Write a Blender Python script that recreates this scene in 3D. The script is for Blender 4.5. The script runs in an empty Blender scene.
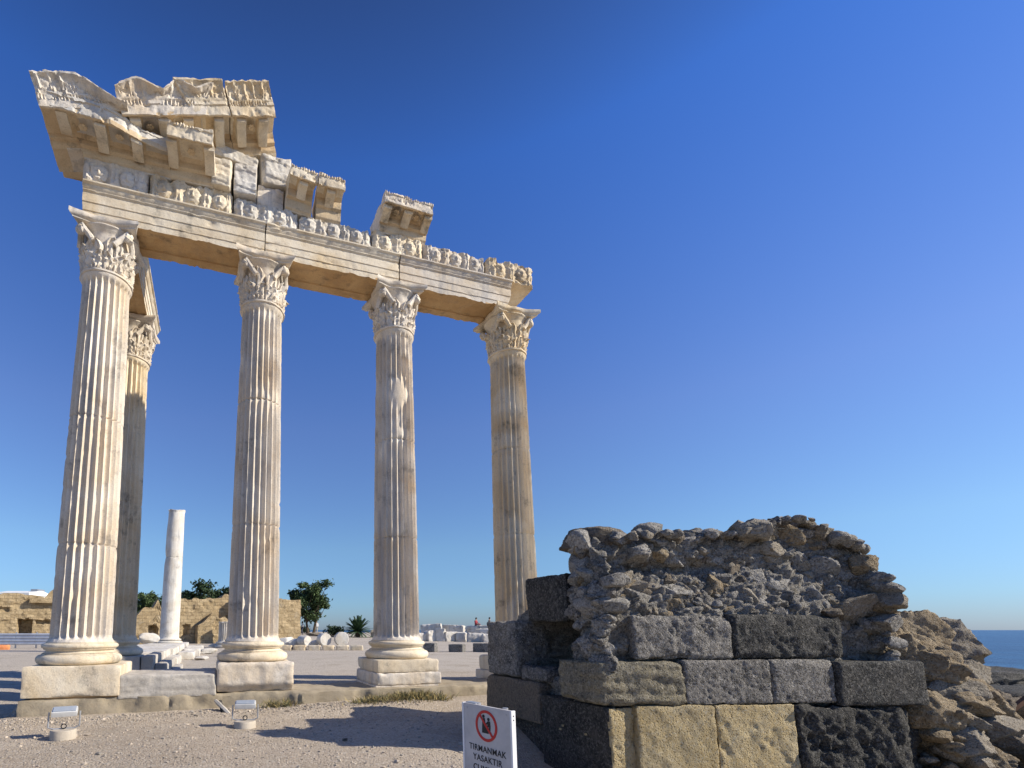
import bpy, bmesh, math, random
import numpy as np
from math import radians, sin, cos, pi

sc = bpy.context.scene
COL = sc.collection
# ------------------------------------------------------------------ camera
cam = bpy.data.cameras.new("camera")
cam_o = bpy.data.objects.new("camera", cam)
COL.objects.link(cam_o)
cam.sensor_width = 36.0
cam.lens = 36.0 * 496.45 / 1024.0
cam.shift_x = (512 - 365.23) / 1024.0
cam.shift_y = (566.51 - 384) / 1024.0
cam.clip_start = 0.05
cam.clip_end = 30000
cam_o.location = (2.239, -10.223, 1.4615)
cam_o.rotation_euler = (radians(90 + 7.282), 0, radians(-17.137))
sc.camera = cam_o
# ------------------------------------------------------------------ sky, sun, exposure
SUN_AZ, SUN_EL = 63.4, 32.0          # azimuth measured from -Y towards +X
sd = np.array([sin(radians(SUN_AZ)) * cos(radians(SUN_EL)), -cos(radians(SUN_AZ)) * cos(radians(SUN_EL)), sin(radians(SUN_EL))])
w = bpy.data.worlds.new("World"); sc.world = w; w.use_nodes = True
nt = w.node_tree; nt.nodes.clear()
out = nt.nodes.new("ShaderNodeOutputWorld"); bg = nt.nodes.new("ShaderNodeBackground")
sky = nt.nodes.new("ShaderNodeTexSky"); sky.sky_type = 'NISHITA'; sky.sun_disc = False
sky.sun_elevation = radians(SUN_EL); sky.sun_rotation = math.atan2(sd[0], sd[1])
sky.air_density = 1.0; sky.dust_density = 0.3; sky.ozone_density = 2.5
tc = nt.nodes.new("ShaderNodeTexCoord"); sx = nt.nodes.new("ShaderNodeSeparateXYZ"); rmp = nt.nodes.new("ShaderNodeValToRGB")
nt.links.new(tc.outputs['Generated'], sx.inputs[0]); nt.links.new(sx.outputs['Z'], rmp.inputs[0])
els = rmp.color_ramp.elements; els[0].position = 0.0; els[0].color = (.57, .78, 1.36, 1); els[1].position = .72; els[1].color = (.60, 1.15, 2.2, 1)
for p_, c_ in ((.05, (.68, .97, 1.46, 1)), (.16, (.94, 1.20, 1.50, 1)), (.38, (1.05, 1.24, 1.78, 1)), (.86, (.45, .66, 1.15, 1)), (1.0, (.35, .5, .85, 1))):
    e_ = els.new(p_); e_.color = c_
hs = nt.nodes.new("ShaderNodeMix"); hs.data_type = 'RGBA'; hs.blend_type = 'MULTIPLY'; hs.inputs[0].default_value = 1.0
nt.links.new(sky.outputs[0], hs.inputs[6]); nt.links.new(rmp.outputs[0], hs.inputs[7]); nt.links.new(hs.outputs[2], bg.inputs['Color'])
nt.links.new(bg.outputs[0], out.inputs['Surface'])
bg.inputs['Strength'].default_value = 0.066
sun = bpy.data.lights.new("sun", 'SUN'); sun.energy = 5.0; sun.angle = radians(0.5); sun.color = (1.0, 0.91, 0.76)
sun_o = bpy.data.objects.new("sun", sun); COL.objects.link(sun_o)
from mathutils import Vector, Matrix, Euler
sun_o.rotation_euler = Vector(sd).to_track_quat('Z', 'Y').to_euler()
sun_o.location = (20, -20, 30)
vs = sc.view_settings; vs.view_transform = 'Standard'; vs.look = 'None'; vs.exposure = 0.40; vs.gamma = 1.0
vs.use_curve_mapping = False

# ------------------------------------------------------------------ numpy noise
_r = np.random.RandomState(7)
_perm = np.concatenate([_r.permutation(256)] * 3)
_g = _r.normal(size=(256, 3)); _g /= np.linalg.norm(_g, axis=1)[:, None]
_wp = _r.rand(256, 3)
def perlin(P):
    P = np.asarray(P, float); i = np.floor(P).astype(int); f = P - i; i &= 255
    u = f * f * f * (f * (f * 6 - 15) + 10); r = 0
    for dx in (0, 1):
        wx = u[:, 0] if dx else 1 - u[:, 0]
        for dy in (0, 1):
            wy = u[:, 1] if dy else 1 - u[:, 1]
            for dz in (0, 1):
                wz = u[:, 2] if dz else 1 - u[:, 2]
                h = _perm[_perm[_perm[(i[:, 0] + dx) & 255] + ((i[:, 1] + dy) & 255)] + ((i[:, 2] + dz) & 255)]
                r = r + wx * wy * wz * ((f - (dx, dy, dz)) * _g[h]).sum(1)
    return r * 1.6
def fbm(P, o=4, gain=.5):
    P = np.asarray(P, float); r = 0; a = 1.0; s = 0
    for k in range(o):
        r = r + a * perlin(P * 2 ** k + 17.3 * k); s += a; a *= gain
    return r / s
def worley(P):
    P = np.asarray(P, float); i = np.floor(P).astype(int)
    f1 = np.full(len(P), 9.0); f2 = np.full(len(P), 9.0); idd = np.zeros(len(P))
    for dx in (-1, 0, 1):
        for dy in (-1, 0, 1):
            for dz in (-1, 0, 1):
                c = i + (dx, dy, dz); m = c & 255
                h = _perm[_perm[_perm[m[:, 0]] + m[:, 1]] + m[:, 2]]
                d = np.linalg.norm(c + _wp[h] - P, axis=1)
                n = d < f1
                f2 = np.where(n, f1, np.minimum(f2, d)); idd = np.where(n, h / 255.0, idd); f1 = np.where(n, d, f1)
    return f1, f2, idd
def sstep(a, b, x):
    t = np.clip((x - a) / (b - a), 0, 1); return t * t * (3 - 2 * t)

# ------------------------------------------------------------------ mesh helpers
class MB:
    def __init__(s): s.v = []; s.f = []; s.n = 0; s.m = []
    def add(s, V, F, mi=0):
        V = np.asarray(V, float).reshape(-1, 3); s.v.append(V)
        for f in F: s.f.append([int(a) + s.n for a in f]); s.m.append(mi)
        s.n += len(V); return s
    def box(s, c, d, mi=0, rot=None):
        c = np.array(c, float); d = np.array(d, float) / 2
        V = np.array([(x, y, z) for x in (-1, 1) for y in (-1, 1) for z in (-1, 1)], float) * d
        if rot is not None: V = V @ np.array(rot).T
        return s.add(V + c, [(0, 1, 3, 2), (4, 6, 7, 5), (0, 4, 5, 1), (2, 3, 7, 6), (0, 2, 6, 4), (1, 5, 7, 3)], mi)
    def tube(s, pts, rad, n=8, mi=0):
        pts = np.array(pts, float); rad = np.broadcast_to(np.asarray(rad, float), (len(pts),))
        t = np.gradient(pts, axis=0); t /= np.linalg.norm(t, axis=1)[:, None] + 1e-9
        up = np.array([0.13, 0.21, 1.0]) if abs(t[0][2]) < .9 else np.array([1.0, .2, .1])
        a = np.cross(t, up); a /= np.linalg.norm(a, axis=1)[:, None]; b = np.cross(t, a)
        th = np.arange(n) * 2 * pi / n
        V = (pts[:, None] + rad[:, None, None] * (np.cos(th)[None, :, None] * a[:, None] + np.sin(th)[None, :, None] * b[:, None])).reshape(-1, 3)
        F = [(i * n + j, i * n + (j + 1) % n, (i + 1) * n + (j + 1) % n, (i + 1) * n + j) for i in range(len(pts) - 1) for j in range(n)]
        F.append(list(range(n))[::-1]); F.append([(len(pts) - 1) * n + j for j in range(n)])
        return s.add(V, F, mi)
    def mesh(s, name, mats, smooth=True, angle=40):
        me = bpy.data.meshes.new(name)
        V = np.concatenate(s.v)
        me.from_pydata(V.tolist(), [], s.f)
        for m in (mats if isinstance(mats, (list, tuple)) else [mats]): me.materials.append(m)
        if any(s.m): me.polygons.foreach_set('material_index', np.array(s.m, dtype=np.int32))
        bm = bmesh.new(); bm.from_mesh(me); bmesh.ops.recalc_face_normals(bm, faces=bm.faces); bm.to_mesh(me); bm.free()
        me.polygons.foreach_set('use_smooth', np.full(len(me.polygons), bool(smooth)))
        if smooth and angle < 180: me.set_sharp_from_angle(angle=radians(angle))
        me.update(); return me
    def build(s, name, mats, parent=None, smooth=True, angle=40, loc=None):
        o = bpy.data.objects.new(name, s.mesh(name, mats, smooth, angle)); COL.objects.link(o)
        if parent is not None: o.parent = parent
        if loc is not None: o.location = loc
        return o
def tag(o, label=None, cat=None, group=None, kind=None):
    if label: o['label'] = label
    if cat: o['category'] = cat
    if group: o['group'] = group
    if kind or label: o['kind'] = kind or 'thing'
    return o
def thing(name, label, cat, loc=(0, 0, 0), rot=(0, 0, 0), group=None):
    o = bpy.data.objects.new(name, None); COL.objects.link(o); o.location = loc; o.rotation_euler = rot
    o.empty_display_size = .2
    return tag(o, label, cat, group)
def dup(o, parent):
    c = o.copy(); COL.objects.link(c); c.parent = parent; return c
def grid_faces(nu, nv, wrap=False):
    F = []
    for i in range(nu - (0 if wrap else 1)):
        i2 = (i + 1) % nu
        for j in range(nv - 1): F.append((i * nv + j, i2 * nv + j, i2 * nv + j + 1, i * nv + j + 1))
    return F
def lathe(profile, n=64, warp=None):
    pr = np.array(profile, float); th = np.arange(n) * 2 * pi / n
    V = np.stack([np.outer(np.cos(th), pr[:, 0]), np.outer(np.sin(th), pr[:, 0]), np.tile(pr[:, 1], (n, 1))], -1).reshape(-1, 3)
    if warp is not None: V = warp(V)
    nv = len(pr); F = grid_faces(n, nv, True)
    F.append([i * nv for i in range(n)][::-1]); F.append([i * nv + nv - 1 for i in range(n)])
    return V, F
_ico = {}
def ico(sub):
    if sub not in _ico:
        bm = bmesh.new(); bmesh.ops.create_icosphere(bm, subdivisions=sub, radius=1)
        _ico[sub] = (np.array([v.co[:] for v in bm.verts]), [[v.index for v in f.verts] for f in bm.faces]); bm.free()
    return _ico[sub]
def rock(size, seed, sub=3, cuts=14, rough=.06, planes=(), orng=(.62, .95)):
    """angular weathered stone: a sphere cut by random planes, then roughened"""
    D, F = ico(sub); rs = np.random.RandomState(seed)
    N = rs.normal(size=(cuts, 3)); N /= np.linalg.norm(N, axis=1)[:, None]; o = rs.uniform(*orng, cuts)
    if planes: N = np.concatenate([N, [p[:3] for p in planes]]); N /= np.linalg.norm(N, axis=1)[:, None]; o = np.concatenate([o, [p[3] for p in planes]])
    dn = D @ N.T; r = np.where(dn > 1e-3, o / np.maximum(dn, 1e-3), 9).min(1); r = np.minimum(r, 1.15)
    V = D * r[:, None]; q = D * 2.1 + seed * 3.7
    V *= (1 + rough * 1.6 * fbm(q, 4) + rough * .5 * fbm(q * 4.3, 3))[:, None]
    f1, _, _ = worley(V * 4 + seed); V *= (1 - rough * .8 * np.clip(.45 - f1, 0, 1))[:, None]
    return V * np.array(size) / 2, F
def rough_box(size, res=.05, rnd=.03, amp=.01, freq=4, seed=0, chip=.04, pits=0, pitf=9, warp=None):
    """block with worn edges, chipped arrises and a displaced face"""
    sx, sy, sz = size; n = [max(2, int(round(s / res))) for s in size]
    vid = {}; V = []; F = []
    ax = [np.linspace(-.5, .5, k + 1) for k in n]
    def vert(i, j, k):
        key = (i, j, k)
        if key not in vid: vid[key] = len(V); V.append((ax[0][i] * sx, ax[1][j] * sy, ax[2][k] * sz))
        return vid[key]
    for (a, b, c) in ((0, 1, 2), (1, 2, 0), (2, 0, 1)):
        for e in (0, n[c]):
            for i in range(n[a]):
                for j in range(n[b]):
                    q = []
                    for di, dj in ((0, 0), (1, 0), (1, 1), (0, 1)):
                        t = [0, 0, 0]; t[a] = i + di; t[b] = j + dj; t[c] = e; q.append(vert(*t))
                    F.append(q if e else q[::-1])
    V = np.array(V); off = seed * 5.31
    nz = fbm(V * freq * .7 + off, 3); cz = np.clip(fbm(V * freq * .45 + off + 40, 3) * 1.5 - .1, 0, 1)
    r = np.minimum(rnd * (1 + .6 * nz) + chip * 2.2 * cz, min(size) * .45)[:, None]
    half = np.array(size) / 2; inner = np.maximum(half - r, 1e-4)
    q = np.clip(V, -inner, inner); d = V - q; L = np.linalg.norm(d, axis=1)[:, None]; N = d / np.maximum(L, 1e-6)
    V2 = q + N * r
    V2 += N * (amp * 2 * fbm(V * freq + off + 9, 5, .62))[:, None]
    if pits:
        f1, f2, _ = worley(V * pitf + off); m = sstep(-.15, .25, fbm(V * 2.3 + off + 3, 2))
        V2 -= N * (pits * np.clip(.5 - f1, 0, 1) * 2 * (.35 + .65 * m))[:, None]
    if warp is not None: V2 = warp(V2)
    return V2, F
def extrude(profile, xs, disp=None, mi=None):
    """closed profile of (y,z) run along x; disp(V, s, t) may move the points"""
    pr = np.array(profile, float); n = len(pr); m = len(xs)
    V = np.zeros((m, n, 3)); V[:, :, 0] = np.array(xs)[:, None]; V[:, :, 1] = pr[:, 0]; V[:, :, 2] = pr[:, 1]
    V = V.reshape(-1, 3)
    if disp is not None: V = disp(V)
    F = [(i * n + j, (i + 1) * n + j, (i + 1) * n + (j + 1) % n, i * n + (j + 1) % n) for i in range(m - 1) for j in range(n)]
    F.append(list(range(n))); F.append([(m - 1) * n + j for j in range(n)][::-1])
    return V, F
def dense(poly, step):
    """resample a closed polyline, keeping its corners"""
    o = []
    for a, b in zip(poly, poly[1:] + poly[:1]):
        L = math.hypot(b[0] - a[0], b[1] - a[1]); k = max(1, int(round(L / step)))
        o += [(a[0] + (b[0] - a[0]) * i / k, a[1] + (b[1] - a[1]) * i / k) for i in range(k)]
    return o

# ------------------------------------------------------------------ materials
class N:
    def __init__(s, name):
        s.m = bpy.data.materials.new(name); s.m.use_nodes = True; s.t = s.m.node_tree; s.t.nodes.clear()
        s.out = s.t.nodes.new("ShaderNodeOutputMaterial"); s.b = s.t.nodes.new("ShaderNodeBsdfPrincipled")
        s.t.links.new(s.b.outputs[0], s.out.inputs[0]); s.pos = s.t.nodes.new("ShaderNodeNewGeometry").outputs['Position']
    def set(s, sock, v):
        if hasattr(v, 'is_output'): s.t.links.new(v, sock)
        else: sock.default_value = v if not (isinstance(v, tuple) and len(v) == 3 and len(sock.default_value) == 4) else (*v, 1)
    def map(s, scale=(1, 1, 1), loc=(0, 0, 0), src=None):
        n = s.t.nodes.new("ShaderNodeMapping"); s.set(n.inputs[0], src or s.pos); n.inputs['Scale'].default_value = scale; n.inputs['Location'].default_value = loc
        return n.outputs[0]
    def noise(s, scale, detail=6, rough=.6, vec=None, dist=0):
        n = s.t.nodes.new("ShaderNodeTexNoise"); s.set(n.inputs['Vector'], vec or s.pos); n.inputs['Scale'].default_value = scale
        n.inputs['Detail'].default_value = detail; n.inputs['Roughness'].default_value = rough; n.inputs['Distortion'].default_value = dist
        return n.outputs[0]
    def vor(s, scale, vec=None, feature='F1', out=0):
        n = s.t.nodes.new("ShaderNodeTexVoronoi"); n.feature = feature; s.set(n.inputs['Vector'], vec or s.pos); n.inputs['Scale'].default_value = scale
        return n.outputs[out]
    def ramp(s, x, a, b, lo=0., hi=1.):
        n = s.t.nodes.new("ShaderNodeMapRange"); s.set(n.inputs['Value'], x); n.inputs['From Min'].default_value = a; n.inputs['From Max'].default_value = b
        n.inputs['To Min'].default_value = lo; n.inputs['To Max'].default_value = hi; return n.outputs[0]
    def mix(s, f, a, b, mode='MIX'):
        n = s.t.nodes.new("ShaderNodeMix"); n.data_type = 'RGBA'; n.blend_type = mode
        s.set(n.inputs[0], f); s.set(n.inputs[6], a); s.set(n.inputs[7], b); return n.outputs[2]
    def math(s, op, a, b=0.):
        n = s.t.nodes.new("ShaderNodeMath"); n.operation = op; s.set(n.inputs[0], a); s.set(n.inputs[1], b); return n.outputs[0]
    def bump(s, h, strength=.5, dist=.01, nrm=None):
        n = s.t.nodes.new("ShaderNodeBump"); n.inputs['Strength'].default_value = strength; n.inputs['Distance'].default_value = dist
        s.set(n.inputs['Height'], h)
        if nrm is not None: s.t.links.new(nrm, n.inputs['Normal'])
        return n.outputs[0]
    def rand(s): return s.t.nodes.new("ShaderNodeObjectInfo").outputs['Random']
    def fin(s, col, rough=.85, nrm=None, spec=.25):
        s.set(s.b.inputs['Base Color'], col); s.set(s.b.inputs['Roughness'], rough); s.b.inputs['Specular IOR Level'].default_value = spec
        if nrm is not None: s.t.links.new(nrm, s.b.inputs['Normal'])
        return s.m
def flat(name, col, rough=.7, metal=0, var=.15, sc_=3):
    n = N(name); c = n.mix(n.ramp(n.noise(sc_), .35, .65), tuple(x * (1 - var) for x in col), tuple(min(1, x * (1 + var)) for x in col))
    n.b.inputs['Metallic'].default_value = metal
    return n.fin(c, rough)
def stone(name, base, alt, stain, alt_s=.9, streak=.5, speck=.3, bump=.5, bd=.012, var=.12, black=.0):
    n = N(name)
    c = n.mix(n.ramp(n.noise(alt_s, 5, .62, dist=.6), .40, .62), base, alt)
    c = n.mix(n.math('MULTIPLY', n.ramp(n.noise(1.6, 6, .65, n.map((2.2, 2.2, .22))), .50, .68), streak), c, stain)
    fine = n.noise(38, 6, .7)
    c = n.mix(n.math('MULTIPLY', n.ramp(fine, .52, .70), speck), c, tuple(x * .45 for x in stain))
    if black: c = n.mix(n.math('MULTIPLY', n.ramp(n.noise(2.1, 8, .7, n.map((1, 1, 1), (4, 9, 2))), .56, .68), black), c, (.045, .043, .040))
    c = n.mix(1.0, c, n.mix(n.rand(), (1 - var,) * 3, (1.0, 1.0, 1.0)), 'MULTIPLY')
    hgt = n.math('ADD', n.math('MULTIPLY', fine, .5), n.math('MULTIPLY', n.noise(9, 6, .7), 1.0))
    return n.fin(c, .82, n.bump(hgt, bump, bd))
M = {}
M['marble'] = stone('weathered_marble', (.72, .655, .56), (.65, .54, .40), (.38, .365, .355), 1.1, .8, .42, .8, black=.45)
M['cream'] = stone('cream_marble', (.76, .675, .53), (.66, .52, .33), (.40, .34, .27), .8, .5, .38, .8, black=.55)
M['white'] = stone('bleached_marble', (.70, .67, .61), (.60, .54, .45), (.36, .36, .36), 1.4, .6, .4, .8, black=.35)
M['ochre'] = stone('ochre_patina_bounce_marble', (.60, .40, .20), (.50, .31, .14), (.34, .24, .15), 1.6, .4, .4, .8, black=.6)  # patina brown, with the warm bounce light of beam undersides put into the colour
M['tanmarble'] = stone('tan_patina_bounce_marble', (.68, .55, .37), (.58, .43, .26), (.40, .31, .21), 1.8, .4, .4, .8, black=.6)  # tan patina plus the bounce light under the cornices, painted in
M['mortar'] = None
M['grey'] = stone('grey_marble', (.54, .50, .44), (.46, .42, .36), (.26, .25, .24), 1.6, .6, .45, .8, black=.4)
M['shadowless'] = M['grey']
def wallstone(name, base, alt, dark, pale, darkness=.5, pscale=1.0):
    n = N(name)
    c = n.mix(n.ramp(n.noise(1.9, 7, .65, dist=.5), .38, .62), base, alt)
    c = n.mix(n.math('MULTIPLY', n.ramp(n.noise(5.5 * pscale, 9, .78), .60 - .25 * darkness, .74 - .22 * darkness), .85), c, dark)
    c = n.mix(n.math('MULTIPLY', n.ramp(n.noise(13 * pscale, 8, .8, n.map((1, 1, 1), (3, 1, 7))), .55, .68), .75), c, pale)
    c = n.mix(n.math('MULTIPLY', n.ramp(n.noise(26 * pscale, 5, .75, n.map((1, 1, 1), (8, 3, 5))), .50, .60), .35 + .45 * darkness), c, dark)
    c = n.mix(n.math('MULTIPLY', n.ramp(n.noise(30 * pscale, 5, .8, n.map((1, 1, 1), (1, 6, 2))), .52, .60), .85), c, pale)
    pit = n.ramp(n.vor(34 * pscale), .0, .42); pit2 = n.ramp(n.vor(85, out=0), 0, .5)
    c = n.mix(n.math('MULTIPLY', n.ramp(pit, .75, .2), .55), c, tuple(x * .5 for x in dark))
    c = n.mix(1.0, c, n.mix(n.rand(), (.78,) * 3, (1.0, 1.0, 1.0)), 'MULTIPLY')
    h = n.math('ADD', n.math('ADD', pit, n.math('MULTIPLY', n.noise(22, 8, .75), 2.2)), n.math('MULTIPLY', pit2, .4))
    return n.fin(c, .9, n.bump(h, 1.0, .035), .15)
M['dark'] = wallstone('dark_pitted_limestone', (.30, .285, .265), (.37, .345, .31), (.065, .064, .062), (.60, .57, .52), .5)
M['darker'] = wallstone('black_crust_shade_limestone', (.085, .088, .085), (.14, .132, .118), (.026, .028, .030), (.30, .285, .26), .55)  # black crust; also stands in for shade on the corner side and seaward rocks
M['layer'] = wallstone('layered_lichen_limestone', (.38, .345, .265), (.46, .40, .27), (.10, .098, .09), (.56, .52, .43), .42)
M['yellow'] = wallstone('yellow_sandstone', (.72, .56, .29), (.78, .65, .40), (.40, .29, .15), (.76, .67, .48), .05)
M['brown'] = wallstone('brown_limestone', (.30, .25, .19), (.25, .21, .17), (.10, .09, .08), (.38, .33, .26), .3)
M['rubble'] = wallstone('grey_rubble_mortar', (.50, .475, .435), (.40, .375, .335), (.10, .098, .094), (.70, .67, .62), .34)
M['mortar'] = wallstone('gap_shade_mortar', (.40, .375, .335), (.30, .28, .245), (.08, .076, .07), (.58, .55, .50), .4)  # mortar darkened so the gaps between stones read as shade
M['tan'] = wallstone('tan_conglomerate', (.46, .37, .25), (.38, .29, .18), (.16, .12, .08), (.56, .48, .36), .2)
M['pale'] = wallstone('pale_boulder', (.48, .43, .35), (.40, .34, .26), (.18, .15, .12), (.58, .53, .45), .15)
n = N('ruin_masonry'); br = n.t.nodes.new("ShaderNodeTexBrick"); wob = n.mix(.06, n.map((1, 1, 1)), n.t.nodes.new("ShaderNodeTexNoise").outputs[1], 'ADD')
sx_ = n.t.nodes.new("ShaderNodeSeparateXYZ"); n.t.links.new(wob, sx_.inputs[0]); cx_ = n.t.nodes.new("ShaderNodeCombineXYZ"); n.t.links.new(sx_.outputs[0], cx_.inputs[0]); n.t.links.new(sx_.outputs[2], cx_.inputs[1])
n.t.links.new(cx_.outputs[0], br.inputs['Vector']); br.inputs['Scale'].default_value = 1.0; br.inputs['Brick Width'].default_value = .62; br.inputs['Row Height'].default_value = .30; br.inputs['Mortar Size'].default_value = .018; br.inputs['Mortar Smooth'].default_value = .6
n.set(br.inputs['Color1'], (.54, .42, .255)); n.set(br.inputs['Color2'], (.38, .285, .165)); n.set(br.inputs['Mortar'], (.20, .15, .09))
c = n.mix(n.math('MULTIPLY', n.ramp(n.noise(.5, 5, .6), .45, .62), .6), br.outputs['Color'], (.47, .36, .21)); c = n.mix(n.math('MULTIPLY', n.ramp(n.noise(3.2, 8, .75), .53, .64), .75), c, (.17, .12, .065))
c = n.mix(n.math('MULTIPLY', n.ramp(n.noise(1.1, 6, .7, n.map((1, 1, 1), (5, 5, 1))), .58, .72), .5), c, (.62, .56, .44))
M['masonry'] = n.fin(c, .9, n.bump(n.noise(4, 9, .82), 1.0, .22), .1)
def ground_mat():
    n = N('gravel_ground')
    c = n.mix(n.ramp(n.noise(.22, 6, .65, dist=.8), .38, .62), (.455, .385, .305), (.385, .32, .245))
    c = n.mix(n.math('MULTIPLY', n.ramp(n.noise(1.3, 7, .7), .5, .66), .45), c, (.50, .435, .35))
    v = n.vor(46, out=1); sep = n.t.nodes.new("ShaderNodeSeparateColor"); n.t.links.new(v, sep.inputs[0])
    spy = n.t.nodes.new('ShaderNodeSeparateXYZ'); n.t.links.new(n.pos, spy.inputs[0]); c = n.mix(n.ramp(n.math('ADD', spy.outputs[1], n.math('MULTIPLY', n.noise(.5, 5, .6), 3.0)), 1.0, 5.0, 0, .75), c, (.50, .45, .385))
    c = n.mix(n.math('MULTIPLY', n.ramp(n.noise(.55, 7, .7, n.map((1, 1.6, 1), (7, 2, 0))), .52, .66), .5), c, (.28, .225, .16))
    c = n.mix(n.math('MULTIPLY', n.ramp(sep.outputs[0], .62, .95), .6), c, (.22, .185, .145))
    c = n.mix(n.math('MULTIPLY', n.ramp(sep.outputs[1], .7, .95), .45), c, (.58, .53, .46))
    d = n.vor(46)
    h = n.math('ADD', n.math('MULTIPLY', d, -1.0), n.math('MULTIPLY', n.noise(9, 8, .75), 1.6))
    return n.fin(c, .95, n.bump(h, .7, .02), .1)
M['ground'] = ground_mat()
n = N('concrete_footing'); c = n.mix(n.ramp(n.noise(1.2, 6, .6), .4, .62), (.37, .315, .23), (.30, .25, .175)); c = n.mix(n.math('MULTIPLY', n.ramp(n.noise(8, 8, .7), .5, .68), .6), c, (.20, .17, .12))
M['concrete'] = n.fin(c, .92, n.bump(n.noise(14, 8, .75), .6, .02))
n = N('sea_water'); h = n.math('ADD', n.noise(.35, 8, .65, n.map((2.2, 1, 1))), n.math('MULTIPLY', n.noise(.05, 5, .6, n.map((2, 1, 1))), 2.5))
c = n.mix(n.ramp(n.noise(.02, 6, .65, n.map((2.5, .6, 1))), .42, .60), (.008, .045, .12), (.022, .095, .20))
M['sea'] = n.fin(c, .32, n.bump(h, .8, .6), .35)
M['leaf'] = flat('green_leaves', (.055, .085, .03), .7, 0, .45, 1.2)
M['leafd'] = flat('dark_green_leaves', (.030, .052, .022), .7, 0, .45, 1.0)
M['palm'] = flat('palm_fronds', (.045, .085, .040), .6, 0, .3, 2)
M['bark'] = flat('bark', (.10, .075, .05), .9, 0, .3, 6)
M['dry'] = flat('dry_grass', (.34, .27, .12), .9, 0, .35, 9)
M['drygreen'] = flat('grey_green_weed', (.17, .17, .09), .9, 0, .3, 9)
M['whitepaint'] = flat('white_painted_metal', (.78, .78, .78), .45, 0, .04)
M['panel'] = flat('sign_panel', (.50, .475, .465), .45, 0, .10, 7)
M['lampgrey'] = flat('lamp_housing', (.55, .55, .54), .5, 0, .12, 9)
M['black'] = flat('black_print', (.02, .02, .022), .5, 0, .05)
M['red'] = flat('red_print', (.50, .035, .03), .5, 0, .05)
M['steel'] = flat('grey_steel', (.42, .43, .45), .4, .6, .1)
M['alu'] = flat('grey_barrier_metal', (.50, .53, .58), .5, .2, .12, 2)
M['orange'] = flat('orange_terracotta', (.62, .24, .10), .8, 0, .2, 4)
M['glass'] = flat('lamp_glass', (.30, .34, .40), .12, 0, .05)
M['potcrete'] = stone('lamp_footing', (.56, .50, .41), (.48, .42, .34), (.34, .30, .25), 3, .3, .3, .5)
M['rust'] = flat('rusty_iron', (.12, .065, .04), .85, .2, .35, 7)
M['skin'] = flat('skin', (.45, .28, .19), .6, 0, .05)
M['hair'] = flat('dark_hair', (.03, .022, .018), .7, 0, .1)
for k, c in dict(shirt_white=(.78, .77, .76), shirt_red=(.35, .06, .07), shirt_navy=(.03, .035, .06), trousers=(.10, .11, .15), shorts=(.45, .40, .32)).items():
    M[k] = flat(k + '_cloth', c, .9, 0, .1, 8)
M['roof'] = flat('white_roof', (.78, .78, .76), .6, 0, .06, 1)
M['plaster'] = flat('white_plaster', (.70, .69, .66), .8, 0, .08, 1)
# ================================================================== THE SETTING
def gh(x, y):
    """height of the ground"""
    x = np.asarray(x, float); y = np.asarray(y, float)
    inner = sstep(-.62, -.40, y) * sstep(-.95, -.72, x) * .30
    inner = np.maximum(inner, sstep(.2, 9, y) * .30)
    far = .25 * sstep(32, 46, y) + .42 * sstep(44, 60, y) * sstep(4, 14, x) * (1 - sstep(30, 44, x))
    h = inner + far
    coast = 31 + .42 * np.maximum(y, 0) + 2.2 * np.sin(y * .21) - .25 * np.minimum(y, 0)
    h = h - .45 * sstep(10.5, 19, x) * (1 - sstep(2, 14, y)) - 4.2 * sstep(-2, 9, x - coast) - 4.5 * sstep(118, 150, y)
    h = h + (.07 + .06 * sstep(3.4, 4.6, x)) * sstep(-1.9, -.95, y) * (1 - sstep(-.7, -.5, y)) * sstep(-1.6, -.6, x) * (1 - sstep(9.5, 11, x))
    h = h - .42 * sstep(5.0, 6.6, x) * (1 - sstep(-4.2, -2.6, y)) - .9 * sstep(11.8, 16, x) * (1 - sstep(-1, 8, y))
    P = np.stack([x, y, 0 * x], -1)
    h = h + .05 * fbm(P * .35, 3) * sstep(9.3, 8.0, np.abs(y + 9)) + .014 * fbm(P * 2.2, 3)
    return h
def axis(segs):
    a = []
    for lo, hi, st in segs: a += list(np.arange(lo, hi, st))
    return np.array(a + [segs[-1][1]])
gx = axis([(-420, -60, 30), (-60, -14, 3), (-14, -3, .5), (-3, 11, .11), (11, 40, .9), (40, 90, 4)])
gy = axis([(-60, -14, 4), (-14, -8, .4), (-8, 1.2, .10), (1.2, 8, .35), (8, 70, 1.4), (70, 160, 8)])
GX, GY = np.meshgrid(gx, gy, indexing='ij')
m = MB(); m.add(np.stack([GX, GY, gh(GX.ravel(), GY.ravel()).reshape(GX.shape)], -1), grid_faces(len(gx), len(gy)))
tag(m.build('ground', M['ground'], angle=180), kind='structure')
m = MB(); xs = np.concatenate([-np.geomspace(20000, 40, 24), [0], np.geomspace(40, 20000, 24)])
X_, Y_ = np.meshgrid(xs, xs, indexing='ij'); m.add(np.stack([X_, Y_, 0 * X_ - 3.4], -1), grid_faces(len(xs), len(xs)))
tag(m.build('sea', M['sea'], angle=180), kind='structure')
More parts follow.
